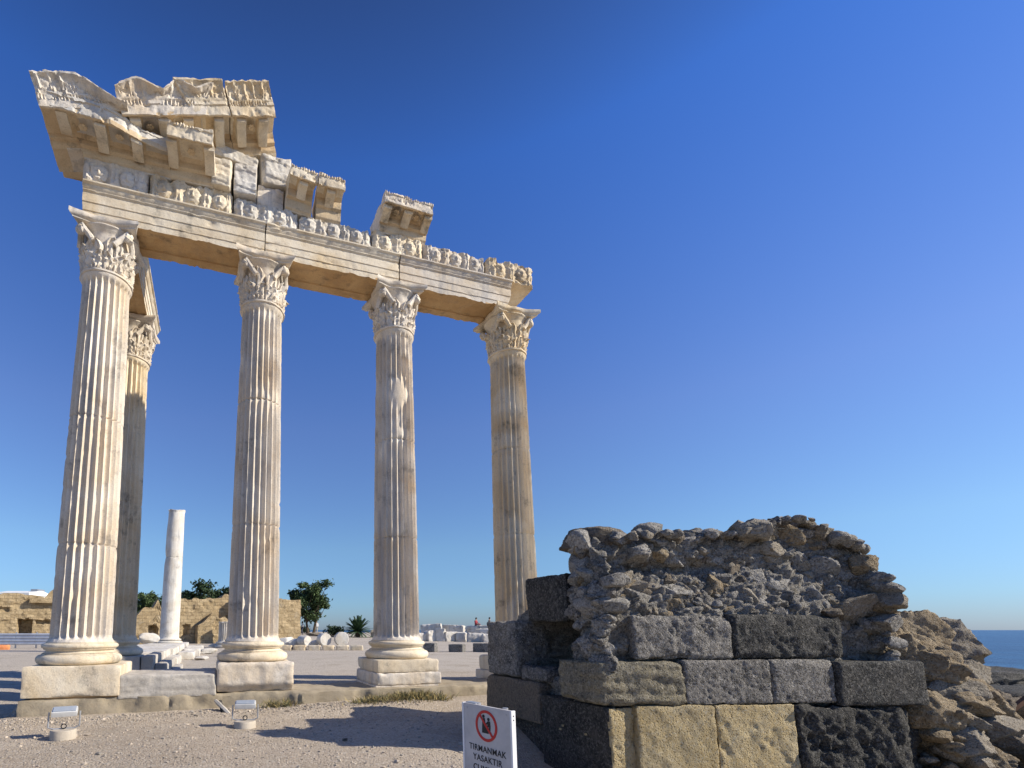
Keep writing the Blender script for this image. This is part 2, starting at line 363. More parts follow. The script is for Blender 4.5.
# concrete footing strip under the colonnade
m = MB(); V, F = rough_box((11.2, 1.35, .62), .05, .03, .022, 2.5, 3, .07)
for jx in (-3.35, -1.1, 1.15, 3.0): V[:, 1] += .06 * np.exp(-((V[:, 0] - jx - .04 * np.sin(9 * V[:, 2])) / .022) ** 2) * (V[:, 1] < -.4)
V[:, 1] += .05 * sstep(.1, .35, fbm(V * 1.4 + 3, 4)) * (V[:, 1] < -.4)
V[:, 1] += .13 * (1 - sstep(-1.3, -1.0, V[:, 0])) * (V[:, 1] < -.3); m.add(V + (4.9, -.20, .02), F)
tag(m.build('foundation_strip', M['concrete']), kind='structure')
# gravel: thousands of loose pebbles
rs = np.random.RandomState(5); m = MB(); D0, F0 = ico(1)
for i in range(5200):
    if i < 1900: x, y = rs.uniform(-1.0, 6.0), -.95 - abs(rs.normal(0, .28))
    else: x, y = rs.uniform(-2.2, 6.2), rs.uniform(-7.0, -.95)
    s = rs.lognormal(-4.45, .42); s = min(s, .045)
    V = D0 * (s * np.array([1, rs.uniform(.6, 1), rs.uniform(.45, .75)])) * (1 + .22 * rs.normal(size=(len(D0), 1)))
    a = rs.rand() * 6.3; R = np.array([[cos(a), -sin(a), 0], [sin(a), cos(a), 0], [0, 0, 1]])
    m.add(V @ R.T + (x, y, 0), F0, int(rs.rand() < .35))
ctr = 0
for k in range(len(m.v)):
    c = m.v[k].mean(0); m.v[k] = m.v[k] + (0, 0, float(gh([c[0]], [c[1]])[0]) + .004)
M['peb'] = flat('pebbles', (.42, .36, .29), .9, 0, .25, 5); M['peb2'] = flat('grey_pebbles', (.29, .26, .22), .9, 0, .3, 5)
tag(m.build('gravel', [M['peb'], M['peb2']], smooth=False), kind='stuff')

# ================================================================== THE TEMPLE
S = 3.05; ZB = 1.25; ZT = 8.24
def shaft_mesh(H, R0, R1, seed, patch=0., patchz=(5, 7), joints=(), ntheta=240, broken=0.):
    nz_ = 110
    zz = np.concatenate([np.linspace(0, .25, 10)[:-1], np.linspace(.25, H - .25, nz_ - 20), np.linspace(H - .25, H, 11)[1:]])
    for j in joints: zz = np.concatenate([zz, [j - .03, j - .008, j, j + .008, j + .03]])
    zz = np.unique(zz)
    th = np.arange(ntheta) * 2 * pi / ntheta; TH, Z = np.meshgrid(th, zz, indexing='ij')
    t = Z / H; R = R0 + (R1 - R0) * t ** 1.35
    R = R + .035 * np.exp(-(Z / .045) ** 2) + .035 * np.exp(-((H - Z) / .06) ** 2)
    u = (TH * 24 / (2 * pi)) % 1 - .5; k = np.clip(1 - (u / .42) ** 2, 0, 1) ** .5
    end = np.minimum(sstep(.05, .10, Z - .05 * (1 - k)), sstep(.06, .13, H - Z))
    P = np.stack([R * np.cos(TH), R * np.sin(TH), Z], -1).reshape(-1, 3); o = seed * 7.7
    wear = sstep(.22, .5, fbm(P * np.array([.9, .9, .55]) + o, 4)).reshape(TH.shape) * .22
    if patch:
        pm = sstep(-.05, .25, (patchz[0] < 0) * 1.0 + fbm(P * np.array([1.3, 1.3, .8]) + o + 5, 4)).reshape(TH.shape)
        wear = np.maximum(wear, pm * patch * sstep(patchz[0] - .6, patchz[0], Z) * (1 - sstep(patchz[1], patchz[1] + .6, Z)))
    dep = .088 * (R / .5) * k * end * (1 - wear)
    chip = np.clip(fbm(P * 5 + o, 4) - .16, 0, 1).reshape(TH.shape) * .05 + np.clip(fbm(P * 2.6 + o + 11, 5, .6) - .30, 0, 1).reshape(TH.shape) * .14
    r = R - dep - chip * (1 - .6 * k) - .02 * wear
    for j in joints: r = r - .022 * np.exp(-((Z - j) / .010) ** 2) - .06 * np.clip(fbm(P * 4 + o, 2).reshape(TH.shape), 0, 1) * np.exp(-((Z - j) / .04) ** 2)
    r = r + .004 * fbm(P * 16 + o, 3).reshape(TH.shape)
    Zt = Z
    if broken:
        top = H - broken * np.clip(.5 + .9 * fbm(np.stack([np.cos(TH), np.sin(TH), 0 * TH], -1).reshape(-1, 3) * 1.2 + o, 3), 0, 1).reshape(TH.shape)
        Zt = Z * top / H
    V = np.stack([r * np.cos(TH), r * np.sin(TH), Zt], -1).reshape(-1, 3)
    nv = len(zz); F = grid_faces(ntheta, nv, True)
    F.append([i * nv for i in range(ntheta)][::-1]); F.append([i * nv + nv - 1 for i in range(ntheta)])
    return V, F
def base_profile():
    pr = [(.05, 0), (.62, 0)]
    pr += [(.60 + .085 * cos(a), .085 + .085 * sin(a)) for a in np.linspace(-pi / 2, pi / 2, 10)]
    pr += [(.60, .185), (.575, .19)] + [(.60 - .055 * sin(a) - .02 * (a / pi), .19 + .07 * a / pi) for a in np.linspace(.2, pi - .2, 7)]
    pr += [(.575, .262), (.575, .272)] + [(.565 + .045 * cos(a), .317 + .045 * sin(a)) for a in np.linspace(-pi / 2, pi / 2, 8)]
    return pr + [(.545, .366), (.545, .384), (.05, .384)]
def leaf_mesh(rb, ang, h, w_, out, seed):
    nu, nv = 11, 14; U, T = np.meshgrid(np.linspace(-1, 1, nu), np.linspace(0, 1, nv), indexing='ij')
    wd = w_ * (.62 + .5 * np.sin(pi * np.clip(T, 0, 1) ** .8)) * (1 - .55 * sstep(.72, 1.0, T)) * (1 + .13 * np.sin(T * 21) * np.abs(U))
    curl = out * sstep(.45, 1.0, T) ** 1.2
    z = h * (T - .20 * sstep(.78, 1.0, T) ** 1.5)
    rad = rb + .035 + .05 * T + curl - .035 * U ** 2 - .018 * np.cos(U * pi * 3.5) * (T < .9) - .02 * np.exp(-(U / .12) ** 2)
    P = np.stack([U * wd, rad, z], -1).reshape(-1, 3)
    P[:, 1] += .10 * fbm(P * 13 + seed * 3.1, 4, .6)
    P[:, 2] += .03 * fbm(P * 6 + seed * 2.1 + 9, 2)
    front = np.stack([P[:, 1] * np.cos(ang) - P[:, 0] * np.sin(ang), P[:, 1] * np.sin(ang) + P[:, 0] * np.cos(ang), P[:, 2]], -1)
    q = P.copy(); q[:, 1] = np.maximum(q[:, 1] - .055, rb * .8)
    back = np.stack([q[:, 1] * np.cos(ang) - q[:, 0] * np.sin(ang), q[:, 1] * np.sin(ang) + q[:, 0] * np.cos(ang), q[:, 2]], -1)
    Fg = grid_faces(nu, nv); n_ = nu * nv; F = [list(f) for f in Fg] + [[a + n_ for a in f[::-1]] for f in Fg]
    rim = [i * nv for i in range(nu)] + [(nu - 1) * nv + j for j in range(1, nv)] + [i * nv + nv - 1 for i in range(nu - 2, -1, -1)] + [j for j in range(nv - 2, 0, -1)]
    for a, b in zip(rim, rim[1:] + rim[:1]): F.append([a, b, b + n_, a + n_])
    return np.concatenate([front, back]), F
def add_capital(col, z0, seed, mat, rot=0.):
    """corinthian capital 1.1 m tall: bell, two rows of leaves, corner volutes, hollow-sided abacus"""
    rs = np.random.RandomState(seed); m = MB()
    pr = [(.05, 0), (.44, 0), (.475, .02), (.475, .055), (.43, .075), (.41, .10), (.405, .4), (.415, .62), (.45, .82), (.51, .90), (.54, .93), (.54, .95), (.05, .95)]
    def wp(V):
        N_ = V.copy(); N_[:, 2] = 0; L = np.linalg.norm(N_, axis=1)[:, None]; return V + N_ / np.maximum(L, .01) * (.03 * fbm(V * 6 + seed, 4))[:, None] * (L > .2)
    V, F = lathe([(a[0] + (b[0] - a[0]) * t, a[1] + (b[1] - a[1]) * t) for a, b in zip(pr, pr[1:]) for t in (0, .25, .5, .75)] + [pr[-1]], 72, wp)
    m.add(V + (0, 0, z0), F); cap = m.build('capital', mat, col)
    for row in (0, 1):
        for k in range(8):
            if rs.rand() < .06: continue
            mm = MB(); a = (k + .5 * row) * pi / 4 + rot
            V, F = leaf_mesh(.405, a, (.46, .80)[row] * rs.uniform(.88, 1.05), (.165, .15)[row], (.06, .07)[row] * rs.uniform(.3, 1.2), seed * 31 + k + 8 * row)
            mm.add(V + (0, 0, z0 + .06), F); mm.build('acanthus_leaf', mat, cap)
    for k in range(4):
        a = pi / 4 + k * pi / 2
        mm = MB()
        for sgn in (-1, 1):
            pts = []
            for t in np.linspace(0, 1, 9): pts.append((.46 + .13 * t ** 1.3, sgn * (.17 * (1 - t) ** 1.1 + .035), .58 + .30 * t))
            for t in np.linspace(.0, 1, 10)[1:]:
                q = pi / 2 - t * 1.6 * pi * 1.2; rr = .045 * (1 - .45 * t); pts.append((.575 + rr * cos(q), sgn * .035, .80 + rr * sin(q)))
            pts = np.array(pts); P = np.stack([pts[:, 0] * cos(a) - pts[:, 1] * sin(a), pts[:, 0] * sin(a) + pts[:, 1] * cos(a), pts[:, 2] + z0], -1)
            P += .015 * np.stack([fbm(P * 7 + seed + i, 2) for i in range(3)], -1)
            mm.tube(P, np.concatenate([np.linspace(.05, .058, 9), np.linspace(.058, .045, 9)]) * 1.05, 7)
        mm.build('corner_volute', mat, cap)
    # abacus
    n_ = 14; ring = []
    for k in range(4):
        a0 = pi / 4 + k * pi / 2
        for t in np.linspace(0, 1, n_, endpoint=False):
            c0 = np.array([cos(a0), sin(a0)]) * .86; c1 = np.array([cos(a0 + pi / 2), sin(a0 + pi / 2)]) * .86
            p = c0 + (c1 - c0) * t; nn = np.array([cos(a0 + pi / 4), sin(a0 + pi / 4)]); ring.append(p - nn * (.105 * sin(pi * t) ** .9 - .03 * (abs(t - .5) < .09)))
    ring = np.array(ring); lv = [(.84, .945), (.90, .96), (.90, .985), (.955, 1.0), (1.0, 1.03), (1.0, 1.10), (.985, 1.108)]
    V = np.concatenate([np.column_stack([ring * s_, np.full(len(ring), z0 + z_)]) for s_, z_ in lv]); nr = len(ring)
    er = np.clip(fbm(V * 2.6 + seed * 3, 3), 0, 1)[:, None]; V[:, :2] *= 1 - .10 * er; V += .016 * np.stack([fbm(V * 8 + seed + i, 3) for i in range(3)], -1)
    V[:, 2] = np.minimum(V[:, 2], z0 + 1.109)
    F = [(i * nr + j, i * nr + (j + 1) % nr, (i + 1) * nr + (j + 1) % nr, (i + 1) * nr + j) for i in range(len(lv) - 1) for j in range(nr)]
    F.append(list(range(nr))[::-1]); F.append([(len(lv) - 1) * nr + j for j in range(nr)])
    mm = MB(); mm.add(V, F); mm.build('abacus', mat, cap)
    return cap
COLS = [
    ((0, 0), 'marble', 1, .25, (5.6, 6.6), (1.75, 4.15), 'tallest looking fluted column at the left corner, under the great broken cornice block'),
    ((S, 0), 'marble', 2, .6, (5.0, 6.8), (2.3, 4.9), 'second fluted column of the front row, under the first upright seam in the beam'),
    ((2 * S, 0), 'marble', 3, 1.0, (4.4, 6.9), (2.2, 4.4), 'third fluted column of the front row, with a smooth grey worn patch below its capital'),
    ((3 * S, 0), 'cream', 4, .3, (5.6, 6.6), (2.45, 4.55), 'last fluted column of the front row, tan, its foot hidden by the dark wall'),
    ((0, S), 'cream', 5, .3, (3, 5), (3.3,), 'fluted column in full shade directly behind the left corner column'),
]
for (x, y), mk, seed, patch, pz, joints, lab in COLS:
    c = thing('temple_column', lab, 'column', (x, y, 0), group='standing columns of the temple')
    m = MB()
    def wpb(V, s=seed):
        L = np.linalg.norm(V[:, :2], axis=1)[:, None]; d = V.copy(); d[:, 2] = 0
        return V + d / np.maximum(L, .01) * (.010 * fbm(V * 6 + s, 4) - .05 * np.clip(fbm(V * 2.2 + s * 3, 3) - .25, 0, 1))[:, None] * (L > .3)
    V, F = lathe(base_profile(), 96, wpb); m.add(V + (0, 0, .866), F); m.build('base', M['cream'], c)
    m = MB(); V, F = shaft_mesh(ZT - ZB, .50, .42, seed, patch, pz, joints); m.add(V + (0, 0, ZB), F); m.build('shaft', M[mk], c)
    add_capital(c, ZT, seed, M['cream' if seed == 4 else 'marble'])
# broken column far back on the flank
c = thing('broken_column', 'tall broken column shaft without a capital, standing alone behind the corner on marble steps', 'column', (.15, 18.0, 0), (0, radians(.5), 0))
m = MB(); V, F = shaft_mesh(6.95, .50, .44, 9, .97, (-1, 8), (4.35,), 144, .16)
ang = np.arctan2(V[:, 1], V[:, 0]); da = np.abs((ang - radians(200) + pi) % (2 * pi) - pi)
bite = .16 * np.exp(-(da / .5) ** 2) * (np.exp(-((V[:, 2] - 4.3) / .25) ** 2) + .8 * sstep(5.6, 6.6, V[:, 2]))
V[:, :2] *= (1 - bite)[:, None]; m.add(V + (0, 0, 1.0), F); m.build('shaft', M['white'], c)
m = MB(); V, F = lathe(base_profile(), 64); m.add(V * (1.0, 1.0, .6) + (0, 0, .78), F); m.build('base', M['white'], c)

def block(name, label, cat, ctr, size, mat, seed, res=.05, rnd=.03, amp=.008, chip=.04, rot=(0, 0, 0), group=None, freq=4, pits=0, pitf=9, warp=None, kind=None, parent=None, tagit=True):
    V, F = rough_box(size, res, rnd, amp, freq, seed, chip, pits, pitf, warp)
    m = MB(); m.add(V, F); o = m.build(name, M[mat] if isinstance(mat, str) else mat, parent, loc=ctr); o.rotation_euler = rot
    if tagit: tag(o, label, cat, group, kind)
    return o
def ledge(V):      # undercut along the lower front edge
    t = sstep(-.10, -.26, V[:, 2]) * (V[:, 1] < -.4); V = V.copy(); V[:, 1] += t * .10; return V
G = 'plinth slabs under the columns'
block('plinth_slab', 'wide pale plinth slab under the left corner column', 'plinth', (.055, .0, .607), (1.46, 1.46, .512), 'cream', 11, .04, .025, .006, group=G)
block('plinth_slab', 'thin yellowish slab sticking out beneath the left corner plinth', 'plinth', (.12, -.02, .341), (1.32, 1.30, .055), 'ochre', 12, .05, .012, .006, .02, group=G)
block('plinth_slab', 'rough whitish plinth block with a brown undercut foot, under the second column', 'plinth', (3.07, 0, .598), (1.38, 1.46, .53), 'marble', 13, .03, .03, .016, .06, group=G, warp=ledge)
block('plinth_slab', 'upper slab of the two stacked under the third column', 'plinth', (6.10, 0, .738), (1.34, 1.44, .252), 'cream', 14, .035, .025, .008, .05, group=G)
block('plinth_slab', 'lower, chipped slab of the two stacked under the third column', 'plinth', (6.11, 0, .487), (1.40, 1.48, .246), 'marble', 15, .03, .03, .014, .09, group=G)
block('plinth_slab', 'worn thin slab lying below the two slabs of the third column', 'plinth', (6.06, .0, .342), (1.36, 1.46, .052), 'marble', 25, .05, .012, .006, .02, group=G)
block('plinth_slab', 'upper plinth slab under the last column, beside the dark wall', 'plinth', (9.15, 0, .70), (1.30, 1.40, .336), 'cream', 16, .06, .03, .01, group=G)
block('plinth_slab', 'lower plinth slab under the last column, beside the dark wall', 'plinth', (9.15, 0, .42), (1.44, 1.54, .22), 'marble', 17, .06, .03, .01, group=G)
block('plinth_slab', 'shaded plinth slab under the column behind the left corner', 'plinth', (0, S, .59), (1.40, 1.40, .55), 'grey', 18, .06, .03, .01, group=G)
block('threshold_slab', 'long grey veined slab between the first two column plinths', 'slab', (1.566, -.06, .49), (1.60, 1.32, .395), M['grey'], 19, .025, .02, .010, .05, warp=lambda V: V + np.stack([0 * V[:, 0], (V[:, 1] < -.5) * (.018 * np.clip(fbm(V * np.array([1.2, 1, 17]) + 4, 4), -1, 1) + .012), 0 * V[:, 0]], -1))
# krepis of the flank: steps going back to the broken column
G = 'step blocks along the flank'
labs = ['shaded step block in the corner right of the hindmost plinth', 'second shaded step block, lower and further right', 'lowest shaded step block, ending the stair at the flank']
for k, (x0, x1, y0, y1, z1) in enumerate([(.72, .98, 2.45, 5.2, .86), (.99, 1.26, 2.75, 5.4, .66), (1.27, 1.50, 3.1, 5.6, .47)]):
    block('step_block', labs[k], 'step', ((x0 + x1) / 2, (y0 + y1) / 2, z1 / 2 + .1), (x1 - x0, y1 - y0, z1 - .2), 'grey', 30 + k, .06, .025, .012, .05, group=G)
for k, (x0, x1, y0, y1, z1, lab) in enumerate([(-.9, .85, 6.2, 9.6, .80, 'long worn stylobate block behind the shaded column'), (-.9, .95, 9.8, 13.2, .78, 'stylobate block halfway to the broken column'),
        (-.9, 1.0, 13.4, 16.6, .80, 'white stylobate block just before the broken column'), (-.9, 1.1, 16.8, 19.3, .79, 'white stylobate block carrying the broken column')]):
    block('stylobate_block', lab, 'step', ((x0 + x1) / 2, (y0 + y1) / 2, (z1 + .1) / 2), (x1 - x0, y1 - y0, z1 - .1), 'white', 40 + k, .12, .04, .02, .1, group='stylobate blocks of the flank')
for k, (x, y, sx, sy, sz, z) in enumerate([(1.35, 11.5, .6, 1.6, .30, .45), (1.45, 14.4, .7, 2.0, .34, .46), (1.5, 17.2, .8, 1.8, .36, .47), (1.0, 8.2, .5, 2.4, .3, .42)]):
    block('step_block', ['white step block below the stylobate, second from the shaded column', 'white step block in the middle of the flank stair', 'white step block at the foot of the broken column', 'grey step block nearest to the shaded column stair'][k], 'step', (x, y, z), (sx, sy, sz), 'white', 50 + k, .08, .04, .02, .1, group=G)

# ---------------------------------------------------------------- entablature
def arch_profile(b=-.44, zb=9.35):
    f = [(-.40, 0), (-.40, .135), (-.415, .14), (-.415, .305), (-.43, .31), (-.43, .505), (-.45, .515), (-.46, .535), (-.452, .55), (-.49, .60), (-.49, .625), (-.53, .655), (-.53, .685)]
    bk = [(-y, z) for y, z in f[::-1]]
    return dense(f + bk + [(.18, 0), (.17, .025), (-.17, .025), (-.18, 0)], .045)
def arch_beam(name, label, L, ctr, rotz, seed, mats, left_cut=0., right_cut=0.):
    xs = np.linspace(-L / 2, L / 2, int(L / .05))
    def disp(V):
        q = V.copy(); o = seed * 9.1
        e = np.clip(fbm(V * 3.6 + o, 5, .6) - .26, 0, 1) * .10 + np.clip(fbm(V * np.array([2, 7, 7]) + o + 7, 5, .6) - .24, 0, 1) * .10
        s_ = np.sign(V[:, 1]); q[:, 1] -= s_ * e * (np.abs(V[:, 1]) > .3)
        low = (V[:, 2] < .03); q[:, 2] += low * np.clip(fbm(V * 2.5 + o + 3, 5, .6), 0, 1) * .09
        edge = low * (np.abs(V[:, 1]) > .3); q[:, 2] += edge * np.clip(fbm(V * 4.5 + o + 13, 4, .6) - .12, 0, 1) * .16
        q += .006 * np.stack([fbm(V * 9 + o + i, 3) for i in range(3)], -1)
        q[:, 0] += np.sign(V[:, 0]) * (np.abs(V[:, 0]) > L / 2 - .03) * -.03 * np.clip(fbm(V * 3 + o, 2), 0, 1)
        if right_cut: q[:, 0] -= right_cut * sstep(L / 2 - .6, L / 2, V[:, 0]) * (1 - sstep(0, .35, V[:, 2]))
        return q
    V, F = extrude(arch_profile(), xs, disp); m = MB()
    for f in F:
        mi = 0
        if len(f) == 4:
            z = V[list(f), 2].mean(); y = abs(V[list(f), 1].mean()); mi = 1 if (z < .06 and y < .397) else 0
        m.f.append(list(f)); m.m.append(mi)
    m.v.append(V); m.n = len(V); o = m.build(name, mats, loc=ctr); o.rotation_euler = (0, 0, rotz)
    return tag(o, label, 'beam', 'architrave beams')
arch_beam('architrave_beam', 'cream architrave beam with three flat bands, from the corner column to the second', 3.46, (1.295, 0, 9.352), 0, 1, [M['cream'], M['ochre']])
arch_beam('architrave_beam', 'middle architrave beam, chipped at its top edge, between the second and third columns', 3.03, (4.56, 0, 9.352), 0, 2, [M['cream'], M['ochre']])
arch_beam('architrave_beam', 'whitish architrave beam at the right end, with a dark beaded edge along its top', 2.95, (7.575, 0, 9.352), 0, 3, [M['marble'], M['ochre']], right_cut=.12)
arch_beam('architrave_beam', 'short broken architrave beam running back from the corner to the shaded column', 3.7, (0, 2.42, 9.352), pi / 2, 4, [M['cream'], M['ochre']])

def head_mesh(seed):
    n1, n2 = 26, 22; A, B = np.meshgrid(np.arange(n1) * 2 * pi / n1, np.linspace(.02, pi - .02, n2), indexing='ij')
    D = np.stack([np.sin(B) * np.sin(A), -np.sin(B) * np.cos(A), np.cos(B)], -1).reshape(-1, 3)   # faces -Y
    x, y, z = D.T; fr = y < 0
    r = 1 + 0 * x; g = lambda a, b, s, t: np.exp(-((x - a) / s) ** 2 - ((z - b) / t) ** 2)
    face = g(0, -.05, .62, .75) * fr
    r += fr * (.40 * g(0, -.08, .13, .24) - .30 * g(.32, .10, .17, .13) - .30 * g(-.32, .10, .17, .13) + .14 * g(0, .32, .5, .10) - .24 * g(0, -.46, .25, .07) + .10 * g(0, -.62, .22, .14) + .07 * g(.38, -.22, .2, .2) + .07 * g(-.38, -.22, .2, .2))
    q = D * 4 + seed * 3.3; f1, _, _ = worley(q)
    r += (1 - np.clip(face * 1.3, 0, 1)) * (.50 * (.6 - f1) + .16)
    r += .09 * fbm(D * 5 + seed, 3)
    V = D * r[:, None] * np.array([.115, .105, .145])
    F = grid_faces(n1, n2, True); F.append([i * n2 for i in range(n1)]); F.append([i * n2 + n2 - 1 for i in range(n1)][::-1])
    return V, F
def frieze_block(label, x0, x1, z1, mat, seed, heads, face=True, rot=0.):
    """frieze block: upright leaves between hollows; the hollows hold carved heads"""
    z0 = 10.04; L = x1 - x0; H = z1 - z0; nx = int(L / .022); pr = dense([(-.40, 0), (-.45, .0), (-.45, H), (-.40, H), (.40, H), (.40, 0)], .03)
    pitch = .335; o = seed * 4.7
    def disp(V):
        q = V.copy(); fr = V[:, 1] < -.42; x = V[:, 0]; z = V[:, 2] / H
        hol = np.zeros(len(V)); tong = np.zeros(len(V))
        for hx in heads: hol = np.maximum(hol, np.exp(-(((x - hx) / .15) ** 4) - ((z - .52) / .42) ** 4))
        hs_ = sorted(heads); mids = [(a + b) / 2 for a, b in zip(hs_, hs_[1:])] + [hs_[0] - .17, hs_[-1] + .17]
        for mx in mids: tong = np.maximum(tong, np.exp(-(((x - mx) / .075) ** 4)) * (.5 + .5 * np.sin(pi * np.clip(z * .9 + .1, 0, 1))))
        rel = -.045 * hol + .045 * tong * (1 - .5 * np.exp(-((x[:, None] - np.array(mids)[None]) / .018) ** 2).max(1))
        rel += .10 * fbm(np.stack([x * 8, V[:, 1], V[:, 2] * 8], -1) + o, 5, .62)
        q[:, 1] -= fr * rel; q[:, 1] += fr * .05 * sstep(.10, .0, z) * 0
        topb = np.clip(fbm(np.stack([x * 4, V[:, 1] * 3, 0 * x], -1) + o, 5, .6) - .02, 0, 1) * .26
        q[:, 2] -= sstep(.7, 1.0, z) * topb
        e = sstep(L / 2 - .07, L / 2, np.abs(x)); q[:, 1] += fr * e * .07
        q += .008 * np.stack([fbm(V * 8 + o + i, 3) for i in range(3)], -1); return q
    V, F = extrude(pr, np.linspace(-L / 2, L / 2, nx), disp); m = MB(); m.add(V, F)
    b = m.build('frieze_block', mat, loc=((x0 + x1) / 2, 0, z0)); b.rotation_euler = (0, 0, rot)
    tag(b, label, 'frieze block', 'carved frieze blocks')
    for k, hx in enumerate(heads):
        V, F = head_mesh(seed * 10 + k); s = .95 if face else .9
        mm = MB(); sc_h = 1.22 * s; mm.add(V * sc_h * (1.04, .95, 1.05) + (hx, -.392, H * .49), F); mm.build('carved_head', mat, b)
    return b
frieze_block('corner frieze block with two blurred carvings under the great cornice block', -.47, .70, 10.55, M['marble'], 1, [-.28, .22])
frieze_block('frieze block with three sharp curly-haired stone heads, second from the left', .73, 2.34, 10.55, M['cream'], 2, [-.53, .02, .55])
frieze_block('weathered greyish frieze block with two worn round heads above the second column', 2.37, 3.72, 10.50, M['white'], 3, [-.32, .30])
frieze_block('grey frieze block under the two small cornice pieces', 3.75, 5.40, 10.46, M['white'], 4, [-.60, -.05, .48])
frieze_block('frieze block with two ringed faces under the tilted cornice block', 5.43, 6.68, 10.54, M['cream'], 5, [-.32, .30])
frieze_block('frieze block with three worn pale heads, second from the right end', 6.70, 8.33, 10.50, M['marble'], 6, [-.52, .02, .52])
frieze_block('ochre frieze block jutting out past the right end of the beam, two carved faces', 8.37, 9.72, 10.56, M['cream'], 7, [-.30, .30])

def rosette(m, c, r, up=False):
    for k in range(6):
        a = k * pi / 3; V, F = ico(1); m.add(V * (r * .42, r * .42, r * .25) + np.array(c) + (r * .55 * cos(a), r * .55 * sin(a), 0), F)
    V, F = ico(1); m.add(V * r * .3 + np.array(c), F)
def cornice(label, x0, x1, ctr, rot, mat, seed, sima=True, over=.62, mods=(), back=.45, brk=.10, bed=.30, lipz=.20, lcut=0., rcut=0., lip=.14, xs_step=.02, soff=None, dentil=True, cut_fn=None):
    """overhanging cornice block: bed, hollow soffit with brackets, lip, dentils and carved gutter moulding. origin: wall plane, underside of the bed"""
    L = x1 - x0; zs = bed
    prof = [(back, 0), (0, 0), (-.05, .05), (-.06, zs * .55), (-.12, zs * .62), (-.12, zs), (-over + .07, zs + .015), (-over + .05, zs - .02), (-over, zs - .02), (-over - .01, zs + lip), (-over - .035, zs + lip + .01), (-over - .035, zs + lip + .07)]
    if sima: prof += [(-over - .03, zs + lip + .075), (-over - .055, zs + lip + .12), (-over - .09, zs + lip + .24), (-over - .15, zs + lip + .34), (-over - .18, zs + lip + .36), (-over - .18, zs + lip + .40), (-over - .10, zs + lip + .40)]
    ztop = prof[-1][1]; prof += [(back, ztop)]
    pr = dense(prof, .026); o = seed * 6.3
    def disp(V):
        q = V.copy(); x, y, z = V.T; outer = sstep(-.15, -over, y)
        dl = zs + lip
        if dentil: q[:, 1] += (y < -over) * (np.abs(z - dl - .04) < .036) * ((x / .055) % 1 < .5) * .036 * sstep(-.25, .05, fbm(V * 2.5 + o, 3))
        if sima:
            sm = (y < -over - .02) * sstep(dl + .10, dl + .14, z) * (1 - sstep(dl + .33, dl + .36, z))
            ph = ((x / .19) % 1 - .5); zz_ = (z - dl - .22) / .12
            pal = np.exp(-(ph / .30) ** 4) * (.5 + .5 * np.cos(np.arctan2(ph * 1.6, zz_ + 1.4) * 16))
            q[:, 1] += sm * (.034 * (1 - pal) - .012 + .05 * fbm(V * 14 + o, 3))
        if len(mods):
            cm = np.prod([1 - np.exp(-((x - mx) / .145) ** 4) for mx in mods], axis=0); q[:, 2] += .085 * cm * (z > zs - .06) * (z < zs + .05) * sstep(-.12, -.2, y) * sstep(-over + .06, -over + .15, y)
        b = np.clip(fbm(V * 2.0 + o, 6, .62) - .08, 0, 1) * brk * 3.6; b2 = np.clip(fbm(V * 6 + o + 5, 5, .65) - .1, 0, 1) * brk * 2
        q[:, 1] += outer * (b + b2) * .8; q[:, 2] -= (z > ztop - .03) * np.clip(fbm(V * np.array([3.4, 1, 1]) + o + 8, 5, .62), 0, 1) * (brk * 1.6 + .08)
        q[:, 0] += np.where(x > 0, -1, 1) * sstep(L / 2 - .12, L / 2, np.abs(x)) * (.10 * np.clip(fbm(V * 2.4 + o + 2, 3) + .1, 0, 1) * brk * 8)
        q[:, 0] -= lcut * (z / ztop) * sstep(L / 2, -L / 2, x) * -1 + rcut * (z / ztop) * sstep(-L / 2, L / 2, x)
        if cut_fn is not None: q = cut_fn(q)
        return q + .012 * np.stack([fbm(V * 9 + o + i, 4, .65) for i in range(3)], -1)
    V, F = extrude(pr, np.linspace(-L / 2, L / 2, int(L / xs_step)), disp); m = MB()
    for f in F:
        mi = 0
        if len(f) == 4:
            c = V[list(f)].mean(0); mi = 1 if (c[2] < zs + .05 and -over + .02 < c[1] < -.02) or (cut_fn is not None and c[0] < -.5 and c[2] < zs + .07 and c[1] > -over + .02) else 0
        m.f.append(list(f)); m.m.append(mi)
    m.v.append(V); m.n = len(V)
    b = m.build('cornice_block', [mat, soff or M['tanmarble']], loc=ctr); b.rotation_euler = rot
    tag(b, label, 'cornice block', 'cornice blocks')
    for k, mx in enumerate(mods):
        mm = MB(); n_ = 12; w_ = .095; P = []
        for t in np.linspace(0, 1, n_):
            y = -.11 - (over - .20) * t; d = .13 * (1 - t) ** 1.4 + .045 + .03 * math.exp(-((t - .92) / .1) ** 2)
            P.append([(mx - w_, y, zs + .03), (mx + w_, y, zs + .03), (mx + w_, y, zs - d), (mx + w_ * .4, y, zs - d - .012), (mx - w_ * .4, y, zs - d - .012), (mx - w_, y, zs - d)])
        P = np.array(P); nn = 6; Vv = P.reshape(-1, 3)
        Vv = Vv + .012 * np.stack([fbm(Vv * 7 + o + i + k, 2) for i in range(3)], -1)
        Ff = [(i * nn + j, i * nn + (j + 1) % nn, (i + 1) * nn + (j + 1) % nn, (i + 1) * nn + j) for i in range(n_ - 1) for j in range(nn)] + [list(range(nn))[::-1], [(n_ - 1) * nn + j for j in range(nn)]]
        if cut_fn is not None: Vv = cut_fn(Vv)
        mm.add(Vv, Ff); mm.build('bracket', M['cream'], b, angle=60)
    ms = sorted(mods)
